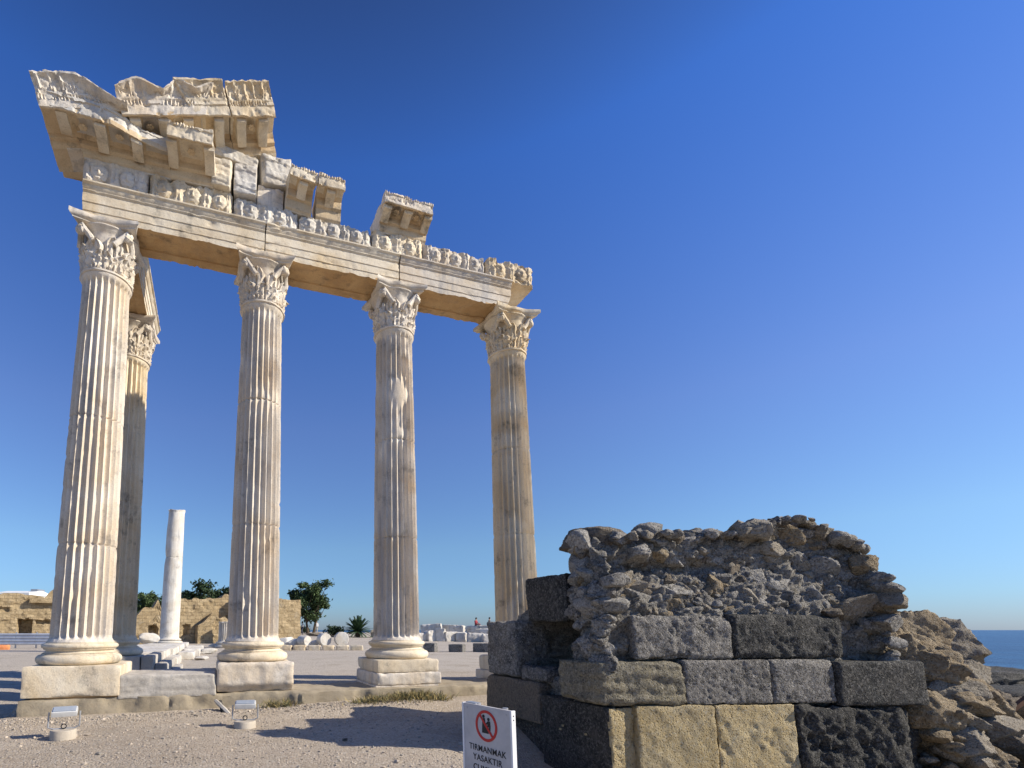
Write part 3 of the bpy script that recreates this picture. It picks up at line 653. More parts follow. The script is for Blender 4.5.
    for a, c_ in zip(ms, ms[1:]):
        mm = MB(); rosette(mm, ((a + c_) / 2, -over * .56, zs - .0), .085)
        if cut_fn is not None: mm.v = [cut_fn(v) for v in mm.v]
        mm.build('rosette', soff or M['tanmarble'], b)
    return b
SL = math.atan(.34)
# great corner block: horizontal geison with the raking gutter on its back
def c1cut(q):
    q = q.copy(); t = sstep(-.2, 1.1, q[:, 0]); q[:, 1] += sstep(-.3, -.75, q[:, 1]) * t * .34; q[:, 2] -= t * .10 * sstep(-.2, -.7, q[:, 1]); u = sstep(-.50, -.60, q[:, 0]); q[:, 2] = np.where(q[:, 2] < .29, np.maximum(q[:, 2], u * (.29 + .04 * fbm(q * 5, 3))), q[:, 2]); return q
cornice('huge broken corner cornice block hanging out at the upper left, over the corner frieze', -1.05, 1.13, (.04, -.42, 10.56), (0, 0, 0), M['white'], 21, sima=False, over=.66, mods=(-.78, -.14, .48), back=.9, brk=.13, bed=.30, lip=.20, cut_fn=c1cut, dentil=False)
def c1b(q):
    q = q.copy(); t = sstep(-.1, .75, q[:, 0]); q[:, 2] = q[:, 2] * (1 - .75 * t * sstep(.2, .6, q[:, 2])); return q
cornice('carved gutter block with a sloping broken end, on top of the corner cornice', -.80, .72, (-.28, -.42, 10.80), (0, -SL * .85, 0), M['marble'], 22, over=.66, back=.5, brk=.06, bed=.20, lip=.10, cut_fn=c1b)
def scal(q):
    q = q.copy(); q[:, 2] -= sstep(.58, .80, q[:, 2]) * (.09 + .08 * np.sin(q[:, 0] * 8 + 1) + .10 * fbm(q * np.array([4, 1, 1]), 4)); return q
def rake(label, xa, xb, seed, mods, mat, rc=0., lc=0., cf=None):
    xm = (xa + xb) / 2; L = (xb - xa) / cos(SL)
    return cornice(label, -L / 2, L / 2, (xm, -.42, 10.72 + .335 * xm), (0, -SL, 0), mat, seed, over=.66, mods=mods, back=.4, brk=.05, bed=.26, lip=.16, rcut=rc, lcut=lc, cut_fn=cf)
rake('long raking cornice block with a scalloped worn top, next to the corner piece', .36, 1.72, 23, (-.50, .02, .50), M['marble'], rc=-.42, cf=scal)
rake('middle raking cornice block split by a slanting crack, rows of carved palmettes', 1.78, 2.35, 24, (.02,), M['cream'], lc=-.40, rc=.05)
rake('end raking cornice block on the right, highest piece of the ruin', 2.345, 3.22, 25, (-.28, .18), M['cream'])
cornice('small cornice piece with a toothed top set in front of the tympanum stones', -.42, .42, (1.53, -.46, 10.56), (0, 0, -.05), M['cream'], 26, sima=False, over=.66, mods=(-.35, .35), back=.5, brk=.05, bed=.34, lip=.20)
cornice('left of the two small cornice pieces standing side by side on the grey frieze', -.30, .30, (3.72, -.42, 10.50), (0, .02, .08), M['cream'], 27, sima=False, over=.48, mods=(.02,), back=.5, brk=.09, bed=.44, lip=.16)
cornice('right of the two small cornice pieces standing side by side on the grey frieze', -.29, .29, (4.38, -.42, 10.46), (0, .02, -.03), M['cream'], 28, sima=False, over=.48, mods=(.0,), back=.5, brk=.07, bed=.46, lip=.16)
cornice('lone tilted cornice block with three brackets above the third column', -.60, .62, (6.18, -.40, 10.55), (-.10, .0, .03), M['marble'], 29, sima=False, over=.50, mods=(-.50, .0, .50), back=.5, brk=.10, bed=.36, lip=.17)
G = 'backing stones of the gable'
def strat(V): V = V.copy(); V[:, 1] += .012 * np.sign(fbm(V * np.array([1.5, 1.5, 6]) + 3, 2)) + .035 * fbm(V * 8 + 8, 5, .62); return V
for k, (lab, x0, x1, z0, z1, y0, y1, mat, rot) in enumerate([
    ('rough tan backing stone right of the small toothed cornice piece', 1.96, 2.34, 10.56, 11.18, -.62, .3, 'cream', 0),
    ('broken white carved stone beside the rough tan stone', 2.38, 2.84, 10.54, 11.22, -.58, .3, 'white', .05),
    ('smooth pale backing stone standing on the worn grey frieze', 2.86, 3.42, 10.52, 11.02, -.36, .35, 'marble', 0),
    ('slanting white slab lying across the gable stones', 1.95, 2.82, 11.24, 11.52, -.55, .3, 'white', .16),
    ('tan backing slab under the end raking cornice block', 1.98, 2.84, 11.54, 11.86, -.42, .35, 'cream', 0),
    ('pale grey rounded stone with a toothed row, at the right edge of the gable', 2.88, 3.56, 11.06, 11.78, -.45, .35, 'white', 0),
    ('hidden looking backing stone behind the long raking cornice block', .5, 1.9, 10.70, 11.15, -.3, .4, 'marble', 0)]):
    block('backing_stone', lab, 'stone block', ((x0 + x1) / 2, (y0 + y1) / 2, (z0 + z1) / 2), (x1 - x0, y1 - y0, z1 - z0), mat, 70 + k, .025, .02, .010, .12, (0, rot + (.06, -.05, .03, 0, .08, -.1, 0)[k], (k - 3) * .04), G, 3, warp=strat)
# ================================================================== THE DARK STONE WALL IN FRONT
O = np.array([6.769, -5.303]); E1 = np.array([.9724, -.2334]) * 1.09; N1 = np.array([.2334, .9724]); E2 = np.array([.035, .9994]); N2 = np.array([.9994, -.035])
A1 = math.atan2(E1[1], E1[0]); A2 = math.atan2(N2[1], N2[0])
wall = thing('ruined_wall', 'ruined dark stone wall at the right front, squared blocks below and a grey rubble top', 'wall', (O[0], O[1], -.292)); wall.scale = (1.2, 1.2, 1.2)
def rface(name, s0, s1, z0, z1, mat, seed, back=0., depth=.6, res=.022, rnd=.012, amp=.009, chip=.035, pits=.02, pitf=16, label=None, warp=None, freq=5, skew=False):
    sz = ((s1 - s0) * 1.09, depth, z1 - z0); c = E1 * (s0 + s1) / 2 + N1 * (depth / 2 + back)
    def wp(V):
        if skew: V = V.copy(); V[:, 0] -= (V[:, 1] + depth / 2) * .27 * sstep(sz[0] / 2, -sz[0] / 2, V[:, 0])
        return warp(V) if warp else V
    o = block(name, None, None, (c[0], c[1], (z0 + z1) / 2), sz, mat, seed, res, rnd, amp, chip, (0, 0, A1), None, freq, pits, pitf, wp, parent=wall, tagit=False)
    if label: o['label'] = label
    return o
def lface(name, t0, t1, z0, z1, mat, seed, inn=0., depth=.6, res=.025, rnd=.025, amp=.01, chip=.05, pits=.02, pitf=14, label=None, warp=None):
    sz = (depth, t1 - t0, z1 - z0); c = E2 * (t0 + t1) / 2 + N2 * (depth / 2 + inn)
    o = block(name, None, None, (c[0], c[1], (z0 + z1) / 2), sz, mat, seed, res, rnd, amp, chip, (0, 0, A2), None, 4, pits, pitf, warp, parent=wall, tagit=False)
    if label: o['label'] = label
    return o
# bottom course
o = lface('ashlar_block', .0, 1.12, -.25, .695, [M['darker'], M['yellow']], 101, depth=.31, res=.022, pits=.03, label='corner block, mottled side dark from crust and painted shade, yellowish on the sunny end')
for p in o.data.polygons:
    if p.normal[1] < -.55: p.material_index = 1  # side faces keep dark crust with shade in its colour, sunny end yellow
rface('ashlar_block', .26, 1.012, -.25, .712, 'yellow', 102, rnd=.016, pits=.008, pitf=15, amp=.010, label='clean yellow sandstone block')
rface('ashlar_block', 1.024, 1.795, -.25, .712, 'yellow', 103, back=.012, rnd=.016, pits=.018, pitf=11, amp=.011, label='yellow sandstone block with deep holes in its lower right corner')
def er(V):
    V = V.copy(); k = sstep(.25, .75, V[:, 0]); V[:, 1] += k * .22 * (V[:, 1] < .1); V[:, 2] -= k * .10 * sstep(-.1, .4, V[:, 2]); return V
rface('ashlar_block', 1.806, 3.30, -.25, .69, 'darker', 104, back=.0, rnd=.05, pits=.08, pitf=8, amp=.035, chip=.12, warp=er, label='black eroded conglomerate block with knobbly holes')
# second course
def lay(V): V = V.copy(); V[:, 1] += .007 * np.sin(V[:, 2] * 52 + 4 * fbm(V * 2.5, 2)) * (V[:, 1] < -.2); V[:, 0] += .008 * np.sin(V[:, 2] * 52) * (V[:, 0] < -.3); return V
rface('ashlar_block', -.06, .75, .715, 1.14, 'layer', 105, back=.0, rnd=.035, pits=.014, amp=.014, chip=.06, warp=lay, skew=True, label='layered grey and yellow block with horizontal ridges')
rface('ashlar_block', .757, 1.604, .718, 1.158, 'dark', 106, back=.02, pits=.022, pitf=22, amp=.006, rnd=.022)
rface('ashlar_block', 1.612, 2.25, .718, 1.16, 'dark', 107, back=.03, pits=.02, pitf=20, amp=.007, rnd=.022)
rface('ashlar_block', 2.258, 3.15, .69, 1.138, 'darker', 108, back=.0, pits=.010, pitf=12, amp=.005, rnd=.025, label='smooth blackened block, darkest of its course')
# third course
rface('ashlar_block', .31, 1.29, 1.163, 1.61, 'dark', 109, back=.06, pits=.03, pitf=17, amp=.016, rnd=.03, chip=.08, label='pale grey block with a ragged hollow at its right end')
rface('ashlar_block', 1.298, 2.44, 1.165, 1.625, 'darker', 110, back=.07, pits=.025, pitf=15, amp=.014, rnd=.055, chip=.05, label='dark block with a rounded right end')
# left face
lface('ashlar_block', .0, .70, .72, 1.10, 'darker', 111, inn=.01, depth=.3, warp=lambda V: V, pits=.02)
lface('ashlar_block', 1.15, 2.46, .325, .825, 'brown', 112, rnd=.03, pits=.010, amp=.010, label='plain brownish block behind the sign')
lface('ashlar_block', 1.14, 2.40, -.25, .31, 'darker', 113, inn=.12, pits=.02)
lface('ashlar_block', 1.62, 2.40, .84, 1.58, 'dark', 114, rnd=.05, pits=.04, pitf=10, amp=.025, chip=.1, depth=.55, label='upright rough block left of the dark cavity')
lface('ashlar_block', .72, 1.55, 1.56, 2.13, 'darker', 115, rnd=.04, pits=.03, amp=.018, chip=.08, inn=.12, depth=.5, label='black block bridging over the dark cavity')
lface('ashlar_block', 1.05, 1.62, .83, 1.0, 'dark', 116, rnd=.05, pits=.03, amp=.03, chip=.1, inn=.05)
# rubble core
def topR(s): return np.interp(s, [-.3, -.2, 0, .15, .4, .89, 1.17, 1.46, 1.62, 1.91, 2.2, 2.44, 2.58, 2.72, 2.90, 3.05, 3.2, 3.5], [2.0, 2.24, 2.34, 2.46, 2.50, 2.55, 2.46, 2.58, 2.53, 2.64, 2.73, 2.74, 2.66, 2.53, 2.47, 2.40, 2.22, 2.1])
def setR(s, z):
    b = .16 + .20 * sstep(1.62, 2.2, z) + .12 * sstep(2.0, 2.7, z) - .05 * sstep(2.20, 2.30, z) + .10 * np.exp(-((z - 2.14) / .06) ** 2) * sstep(.25, .5, s) * (1 - sstep(1.3, 1.6, s))
    b = b - .16 * sstep(1.58, 1.66, z) * (1 - sstep(1.66, 1.95, z)) * 0
    return b + (s > 2.46) * (z < 1.62) * .12
def setL(t, z):
    cav = sstep(.50, .72, t) * (1 - sstep(1.55, 1.68, t)) * sstep(.92, 1.0, z) * (1 - sstep(1.48, 1.60, z))
    return .06 + .9 * cav + .16 * sstep(1.4, 2.3, z) + .10 * sstep(.6, .8, t)
per = []   # (base point, inward normal, kind, coordinate)
for t in np.arange(2.30, .02, -.022): per.append((E2 * t, N2, 0, t))
for s in np.arange(-.02, 3.06, .022): per.append((E1 * s, N1, 1, s))
for t in np.arange(.05, 2.2, .05): per.append((E1 * 3.06 + E2 * t, -E1, 2, t))
for s in np.arange(3.06, .1, -.06): per.append((E1 * s + E2 * 2.3, -N1, 3, s))
nzv = 92; nin = 26; PV = np.zeros((len(per), nzv + nin, 3)); z0 = .55
for i, (b, nn, kd, c) in enumerate(per):
    if kd == 0: tp = np.interp(c, [0, .3, .74, .8, 2.4], [2.25, 2.22, 2.14, 1.50, 1.42])
    elif kd == 1: tp = topR(c)
    elif kd == 2: tp = np.interp(c, [0, 1, 2.2], [2.0, 1.7, 1.0])
    else: tp = np.interp(c, [0, .8, 2, 3.3], [1.1, 1.3, 1.3, 1.0])
    z = np.linspace(z0, tp, nzv); st = setR(c, z) if kd == 1 else setL(c, z) if kd == 0 else .1 + 0 * z
    if kd == 0:                                            # keep the corner closed where both set-backs meet
        st = np.maximum(st, 0)
    P = np.column_stack([b[0] + nn[0] * st, b[1] + nn[1] * st, z]); PV[i, :nzv] = P
    sC = np.clip(b @ E1, .5, 2.7); ctr = E1 * sC + N1 * .95; ctp = topR(sC) + .02 - .10
    for j in range(nin):
        q = (j + 1) / nin; f = q ** .9
        PV[i, nzv + j] = (P[-1, 0] * (1 - f) + ctr[0] * f, P[-1, 1] * (1 - f) + ctr[1] * f, tp * (1 - f) + ctp * f + .04 * sin(pi * q))
nP, nQ = PV.shape[:2]
for _ in range(14): PV[:, :, :] = (2 * PV + np.roll(PV, 1, 0) + np.roll(PV, -1, 0)) / 4
dx = np.roll(PV, -1, 0) - np.roll(PV, 1, 0); dz = np.gradient(PV, axis=1); NN = np.cross(dx, dz); NN /= np.linalg.norm(NN, axis=2)[:, :, None] + 1e-9
for _ in range(10): NN = (NN + np.roll(NN, 1, 0) + np.roll(NN, -1, 0)) / 3
NN = NN.reshape(-1, 3); NN /= np.linalg.norm(NN, axis=1)[:, None] + 1e-9
V = PV.reshape(-1, 3)
ctrv = np.array([*(E1 * 1.6 + N1 * 1.0), 1.4]); 
if ((V - ctrv) * NN).sum() < 0: NN = -NN
f1, f2, _ = worley(V * np.array([4.2, 4.2, 5.2]) + 3 + .35 * fbm(V * 3, 2)[:, None]); g1, g2, _ = worley(V * np.array([10, 10, 12.]) + 8)
dsp = .06 * np.clip(f2 - f1, 0, .45) / .45 * (1 - f1 * .5) + .10 * np.clip(g2 - g1, 0, .5) + .07 * fbm(V * 1.8 + 4, 4) + .035 * fbm(V * 13, 4, .65) - .05
V = V + NN * dsp[:, None]
m = MB(); m.add(V, grid_faces(nP, nQ, True)); m.build('rubble_core', M['mortar'], wall, angle=70)
# stones bedded in the core: hand-placed big ones first
big = [(.18, 2.42, .62, .27, 'brown', .05), (.06, 2.18, .26, .28, 'rubble', .05), (1.15, 2.40, .52, .27, 'rubble', .05), (2.02, 2.47, .70, .28, 'pale', .05), (1.55, 2.50, .30, .18, 'rubble', 0), (2.30, 2.60, .50, .20, 'dark', 0),
       (2.78, 1.76, .50, .26, 'pale', -.05), (2.40, 1.78, .28, .24, 'rubble', 0), (.60, 2.30, .36, .22, 'rubble', 0), (.80, 2.48, .30, .20, 'rubble', 0), (.42, 2.50, .26, .18, 'pale', 0), (.05, 2.42, .30, .22, 'rubble', 0), (1.72, 1.78, .30, .24, 'rubble', 0), (1.32, 1.86, .26, .2, 'tan', 0), (.35, 1.95, .42, .24, 'pale', 0), (.85, 1.85, .5, .2, 'rubble', 0), (2.05, 2.0, .34, .2, 'rubble', 0), (2.6, 2.15, .34, .24, 'rubble', 0), (2.90, 2.05, .28, .22, 'tan', 0), (2.98, 1.9, .24, .22, 'tan', 0)]
rs = np.random.RandomState(21); stones = []
for k, (s, z, wd, ht, mat, b) in enumerate(big):
    p = E1 * s + N1 * (setR(np.array(s), np.array(z)) + .13 + b); stones.append((p[0], p[1], z, wd, min(wd, .34), ht, mat, A1 + rs.uniform(-.2, .2), rs.uniform(-.15, .15), 900 + k))
for k in range(620):
    s = rs.uniform(-.02, 3.04); zt = float(topR(s)); z = rs.uniform(1.62, zt) if s < 2.45 else rs.uniform(1.15, zt)
    sz = min(rs.lognormal(-2.5, .5), .26); p = E1 * s + N1 * (float(setR(np.array(s), np.array(z))) + .035 + sz * rs.uniform(.2, .55))
    stones.append((p[0], p[1], z, sz * rs.uniform(1, 1.45), sz, sz * rs.uniform(.7, 1.0), ['rubble', 'rubble', 'rubble', 'pale', 'rubble', 'tan', 'brown', 'pale'][rs.randint(8)], A1 + rs.uniform(-.6, .6), rs.uniform(-.6, .6), 1100 + k))
for k in range(170):
    s = rs.uniform(.12, 3.05); b = rs.uniform(.25, .9); zt = float(topR(s)); sz = min(rs.lognormal(-2.3, .45), .28); p = E1 * s + N1 * b
    stones.append((p[0], p[1], zt - .03, sz * rs.uniform(1, 1.4), sz, sz * rs.uniform(.6, .9), ['rubble', 'pale', 'dark'][rs.randint(3)], rs.uniform(0, 6), rs.uniform(-.3, .3), 400 + k))
for k in range(110):
    t = rs.uniform(.05, .72); z = rs.uniform(1.12, 1.98); sz = min(rs.lognormal(-2.2, .4), .25); p = E2 * t + N2 * (float(setL(np.array(t), np.array(z))) + .02)
    stones.append((p[0], p[1], z, sz, sz * 1.3, sz * .8, ['rubble', 'dark', 'rubble'][rs.randint(3)], rs.uniform(0, 6), rs.uniform(-.3, .3), 600 + k))
for k in range(90):
    t = rs.uniform(.0, .9); z = rs.uniform(1.1, 2.25); sz = min(rs.lognormal(-2.2, .4), .25); p = E1 * 3.0 + E2 * (t + .1)
    stones.append((p[0], p[1], z, sz, sz * 1.2, sz * .85, ['rubble', 'tan', 'pale'][rs.randint(3)], rs.uniform(0, 6), rs.uniform(-.3, .3), 1800 + k))
stones.sort(key=lambda q: -q[3] * q[5])
small = {}
for i, (x, y, z, a, b, c, mat, rz, ry, sd_) in enumerate(stones):
    V, F = rock((a * 1.32, b * 1.35, c * 1.35), sd_, 5 if a > .3 else 4 if i < 100 else 3, 12, .07, (), (.5, .82))
    Rm = np.array(Euler((ry * .6, ry, rz)).to_matrix())
    if i < 98:
        m = MB(); m.add(V, F); o = m.build('rubble_stone', M[mat], wall, loc=(x, y, z), angle=35); o.rotation_euler = (ry * .6, ry, rz)
    else: small.setdefault(mat, MB()).add(V @ Rm.T + (x, y, z), F)
mm = MB(); mats = list(small)
for k, mat in enumerate(mats):
    q = small[mat]; off = mm.n; mm.v += q.v; mm.f += [[a + off for a in f] for f in q.f]; mm.m += [k] * len(q.f); mm.n += q.n
o = mm.build('small_rubble', [M[a] for a in mats], wall, angle=35); o['kind'] = 'stuff'
# tan eroded end of the wall
V, F = rock((1.15, 1.5, 1.6), 77, 6, 22, .10); f1, f2, _ = worley(V * 5); L = np.linalg.norm(V, axis=1)[:, None]; V = V + V / L * (.12 * np.clip(f2 - f1, 0, .5) + .05 * fbm(V * 9, 3) - .02)[:, None]
m = MB(); m.add(V, F); p = E1 * 3.52 + N1 * .85; m.build('rubble_end', M['tan'], wall, loc=(p[0], p[1], .95), angle=70)
V, F = rock((1.5, 1.4, 1.3), 78, 6, 22, .10); f1, f2, _ = worley(V * 6); L = np.linalg.norm(V, axis=1)[:, None]; V = V + V / L * (.10 * np.clip(f2 - f1, 0, .5) + .05 * fbm(V * 9, 3) - .02)[:, None]
m = MB(); m.add(V, F); p = E1 * 3.75 + N1 * .75; m.build('rubble_end', M['tan'], wall, loc=(p[0], p[1], .30), angle=70)
# fallen boulders at the right end
BL = [((12.46, -5.64, 1.23), 0.96, 0.89, 'pale', 'big pale pointed boulder at the top of the fallen heap, against the sea'),
      ((12.34, -5.83, 0.82), 0.55, 0.43, 'pale', 'small pale stone wedged under the big pointed boulder'),
      ((11.18, -5.78, 1.30), 0.96, 0.74, 'tan', 'tan lump of rubble masonry at the upper right end of the wall'),
      ((10.95, -6.09, 0.93), 0.62, 0.50, 'tan', 'ochre pitted lump below the tan rubble, right of the black block'),
      ((11.71, -6.02, 0.43), 1.02, 0.79, 'tan', 'large tan pitted boulder in the middle of the fallen heap'),
      ((12.30, -6.06, 0.33), 0.48, 0.60, 'brown', 'brown upright stone on the seaward edge of the heap'),
      ((10.87, -6.24, 0.64), 0.67, 0.32, 'pale', 'flat wedge of pale stone just right of the black block'),
      ((10.92, -6.32, 0.50), 0.74, 0.31, 'tan', 'tan slab lying under the flat pale wedge'),
      ((10.41, -6.26, 0.38), 0.60, 0.43, 'tan', 'tan stone tucked under the lower right corner of the black block'),
      ((10.71, -6.36, 0.28), 0.60, 0.26, 'pale', 'thin pale slab in the lower middle of the heap'),
      ((11.19, -6.36, 0.21), 0.84, 0.38, 'pale', 'long pale slab slanting down the heap'),
      ((11.16, -6.43, -0.00), 0.67, 0.29, 'brown', 'brown slab near the foot of the heap'),
      ((10.56, -6.45, 0.04), 0.53, 0.36, 'pale', 'rounded pale stone at the foot of the eroded black block'),
      ((11.77, -6.33, -0.08), 0.50, 0.38, 'pale', 'smooth whitish boulder at the lower right foot of the heap'),
      ((11.67, -6.50, -0.22), 0.46, 0.29, 'tan', 'low tan stone at the bottom right of the heap'),
      ((10.76, -6.55, -0.15), 0.58, 0.31, 'tan', 'low tan stone at the bottom left of the heap'),
      ((13.98, -5.68, 0.21), 0.60, 0.29, 'brown', 'brown slab lying beyond the heap beside the rusty post'),
      ((13.02, -6.02, -0.05), 0.54, 0.26, 'pale', 'pale flake of stone in the shade beyond the heap')]
for k, (c, wd, ht, mat, lab) in enumerate(BL):
    V, F = rock((wd * 1.12, wd * .9, ht * 1.15), 300 + k * 3, 5, 12, .09, [(.80, -.1, .62, .40), (-.95, -.2, .25, .62), (-.2, -.9, .35, .62)] if k == 0 else ())
    f1, f2, _ = worley(V * 7 + k); L = np.linalg.norm(V, axis=1)[:, None] + 1e-6
    V = V + V / L * ((.05 if mat in ('tan', 'brown') else .018) * np.clip(f2 - f1, 0, .5) + .012 * fbm(V * 12 + k, 3))[:, None]
    m = MB(); m.add(V, F); o = m.build('boulder', M[mat], loc=(c[0] + .78, c[1] + .22, c[2]), angle=50); rs = np.random.RandomState(k + 3)
    o.rotation_euler = (rs.uniform(-.2, .2), rs.uniform(-.1, .45), A1 + rs.uniform(-.4, .4)); tag(o, lab, 'boulder', 'boulders fallen from the wall end')
# mass of small fallen stones under them
m = MB(); rs = np.random.RandomState(12)
for k in range(420):
    u = rs.rand(); x = 10.95 + 2.3 * rs.rand(); hmax = np.interp(x, [10.3, 11.1, 12.0, 12.9], [1.0, 1.0, .6, .05]); y = -5.95 + rs.uniform(-.4, .9)
    z = float(gh([x], [y])[0]) + max(0, hmax * (1 - .8 * abs(y + 5.8)) * rs.rand()); s = min(rs.lognormal(-2.0, .4), .3)
    V, F = rock((s * 1.4, s, s * .8), 2000 + k, 2); a = rs.rand() * 6; R = np.array([[cos(a), -sin(a), 0], [sin(a), cos(a), 0], [0, 0, 1]]); m.add(V @ R.T + (x, y, z), F, int(rs.rand() < .4))
tag(m.build('fallen_rubble', [M['tan'], M['pale']], angle=35), kind='stuff')

# ================================================================== SEAWARD EDGE
m = MB(); rs = np.random.RandomState(31)
labs = ['black shore rock nearest to the big pointed boulder', 'flat black shore rock in the middle of the shore line', 'low black shore rock at the right edge of the photo', 'dark shore rock in front of the black ones', 'long dark shore rock under the sea line']
for k, (x, y, z, a, b, c) in enumerate([(29.5, 1.6, -.55, 4.2, 3, 1.5), (32.0, .9, -.6, 4.5, 3, 1.4), (33.5, -.9, -.75, 4, 3, 1.4), (26.5, -1.0, -.75, 5, 2.5, 1.0), (30, 4.5, -.55, 6, 3, 1.5)]):
    V, F = rock((a, b, c), 500 + k, 5, 16, .12); mm = MB(); mm.add(V, F); o = mm.build('shore_rock', M['darker'], loc=(x, y, z)); tag(o, labs[k], 'rock', 'dark rocks along the shore')  # these rocks lie in shade, which is put into their black colour
for k, (x, y, z, l) in enumerate([(14.7, -5.45, .02, 1.5), (13.9, -5.9, .0, 1.3)]):
    block('stone_slab', ['far pale grey slab lying flat at the right edge', 'near pale grey slab lying flat at the right edge'][k], 'slab', (x, y, z - .10), (l, .55, .14), 'grey', 210 + k, .05, .02, .008, .03, (0, 0, -.25), 'flat slabs by the shore')
for k, (x, y, z, s) in enumerate([(13.2, -6.3, -.25, .9), (14.4, -6.4, -.35, 1.0), (12.2, -7.0, -.25, .8), (15.6, -4.0, -.1, 1.2), (16.8, -3.6, -.15, 1.1)]):  # black rocks added to stand for the shadow at this edge
    V, F = rock((s * 1.4, s, s * .6), 540 + k, 4, 14, .1); mm = MB(); mm.add(V, F)
    tag(mm.build('shade_fill_rock', M['darker'], loc=(x, y, z)), ['black rock just in front of the near grey slab', 'black rock at the right edge below the grey slabs', 'low black rock beyond the foot of the fallen heap', 'black rock behind the grey slabs', 'farther black rock behind the grey slabs'][k], 'rock', 'black rocks standing in for shade by the flat slabs')
rs = np.random.RandomState(91); m = MB()
for k in range(60):
    u = rs.rand(); x = 12.6 + 20 * u ** 1.3; y = np.interp(x, [12, 15, 33], [-6.8, -4.6, 1.2]) + rs.normal(0, .55 + .07 * (x - 12)); s_ = rs.uniform(.45, .95) * (1 + .05 * (x - 12))
    V, F = rock((s_ * 1.5, s_ * 1.1, s_ * .6), 1500 + k, 3, 14, .12); m.add(V + (x, y, float(gh([x], [y])[0]) + .03), F)
tag(m.build('shore_shade_rubble', M['darker']), kind='stuff')  # black stones added as painted shadow over the bank
m = MB(); m.box((0, 0, 0), (.06, .06, .7)); o = m.build('rusty_post', M['rust'], loc=(13.75, -5.75, .26)); o.rotation_euler = (.0, 1.0, -.3); tag(o, 'short rusty post leaning by the fallen boulders near the sea', 'post')

# ================================================================== SIGN
sg = thing('warning_sign', 'white no-climbing sign with a red barred circle and black lettering, in front of the wall', 'sign')
PR = np.array([4.055, -7.434]); PL = np.array([3.955, -6.984]); ex = (PR - PL); Wd = np.linalg.norm(ex); ex /= Wd
sg.location = (*((PR + PL) / 2), 0); sg.rotation_euler = (0, 0, math.atan2(ex[1], ex[0]))     # local x along the panel, -y towards the viewer
ZS = .955
m = MB(); m.box((0, .016, ZS - .34), (Wd - .012, .022, .68)); m.build('panel', M['panel'], sg)
for s_ in (-1, 1):
    m = MB(); m.box((s_ * (Wd / 2 - .004), .016, ZS - .34), (.014, .034, .684)); m.build('frame', M['whitepaint'], sg)
    for zz in (.03, .055):
        m = MB(); m.tube([(s_ * (Wd / 2 + .0005), .016, ZS - zz), (s_ * (Wd / 2 + .0045), .016, ZS - zz)], .0042, 10); m.build('rivet', M['black'], sg)
    m = MB(); m.tube([(s_ * (Wd / 2 - .045), .0042, ZS - .028), (s_ * (Wd / 2 - .045), .002, ZS - .028)], .006, 10); m.build('rivet', M['steel'], sg)
    m = MB(); m.tube([(s_ * (Wd / 2 - .10), .052, 0 - .05), (s_ * (Wd / 2 - .10), .052, ZS + .005)], .018, 12); m.build('post', M['steel'], sg)
m = MB(); m.box((-Wd / 2 + .06, .05, ZS - .012), (.10, .05, .035)); m.build('clamp', M['steel'], sg)
# red ring with a bar
cz = ZS - .126; R0, R1 = .083, .101; n_ = 64; V = []; 
for i in range(n_):
    a = 2 * pi * i / n_
    for r, y in ((R0, .0045), (R1, .0045), (R1, .0015), (R0, .0015)): V.append((r * cos(a), y, cz + r * sin(a)))
F = [(i * 4 + j, i * 4 + (j + 1) % 4, ((i + 1) % n_) * 4 + (j + 1) % 4, ((i + 1) % n_) * 4 + j) for i in range(n_) for j in range(4)]
m = MB(); m.add(V, F); rg = m.build('prohibition_ring', M['red'], sg)
a = -radians(48); Rm = np.array([[cos(a), 0, -sin(a)], [0, 1, 0], [sin(a), 0, cos(a)]])
m = MB(); m.box((0, .0022, cz), (.172, .002, .016), rot=Rm); 
V = m.v[0]; m.v[0] = (V - V.mean(0)) + (0, .0022, cz); m.build('prohibition_bar', M['red'], rg)
def pictogram(parts):
    m = MB()
    for pts in parts:
        pts = [(x, z + cz) for x, z in pts]; n_ = len(pts)
        m.add([(x, .0028, z) for x, z in pts] + [(x, .0046, z) for x, z in pts], [list(range(n_)), list(range(n_, 2 * n_))[::-1]] + [(i, (i + 1) % n_, n_ + (i + 1) % n_, n_ + i) for i in range(n_)])
    return m
circ = lambda x, z, r: [(x + r * cos(t), z + r * sin(t)) for t in np.linspace(0, 2 * pi, 16, endpoint=False)]
m = pictogram([[(-.035, .045), (-.012, .05), (-.005, .0), (.02, -.02), (.02, -.048), (-.04, -.048)], circ(-.024, .060, .011),
               circ(.022, .045, .011), [(.012, .032), (.036, .034), (.040, .0), (.036, -.035), (.026, -.035), (.024, -.005), (.012, -.002)], [(.012, .030), (-.008, .012), (-.004, .004), (.014, .016)]])
m.build('climbing_pictogram', M['black'], sg, smooth=False)
for txt, zz, sz in (('TIRMANMAK', .300, .057), ('YASAKTIR', .362, .057), ('CLIMBING', .428, .057)):
    cu = bpy.data.curves.new('lettering', 'FONT'); cu.body = txt; cu.size = sz; cu.align_x = 'CENTER'; cu.extrude = .0008; cu.offset = .0003; cu.space_character = 1.06
    tmp = bpy.data.objects.new('tmp', cu); COL.objects.link(tmp); dg = bpy.context.evaluated_depsgraph_get(); me = bpy.data.meshes.new_from_object(tmp.evaluated_get(dg)); bpy.data.objects.remove(tmp)
    me.materials.clear(); me.materials.append(M['black']); o = bpy.data.objects.new('lettering', me); COL.objects.link(o); o.parent = sg; o.location = (0, .0034, ZS - zz); o.rotation_euler = (pi / 2, 0, 0)

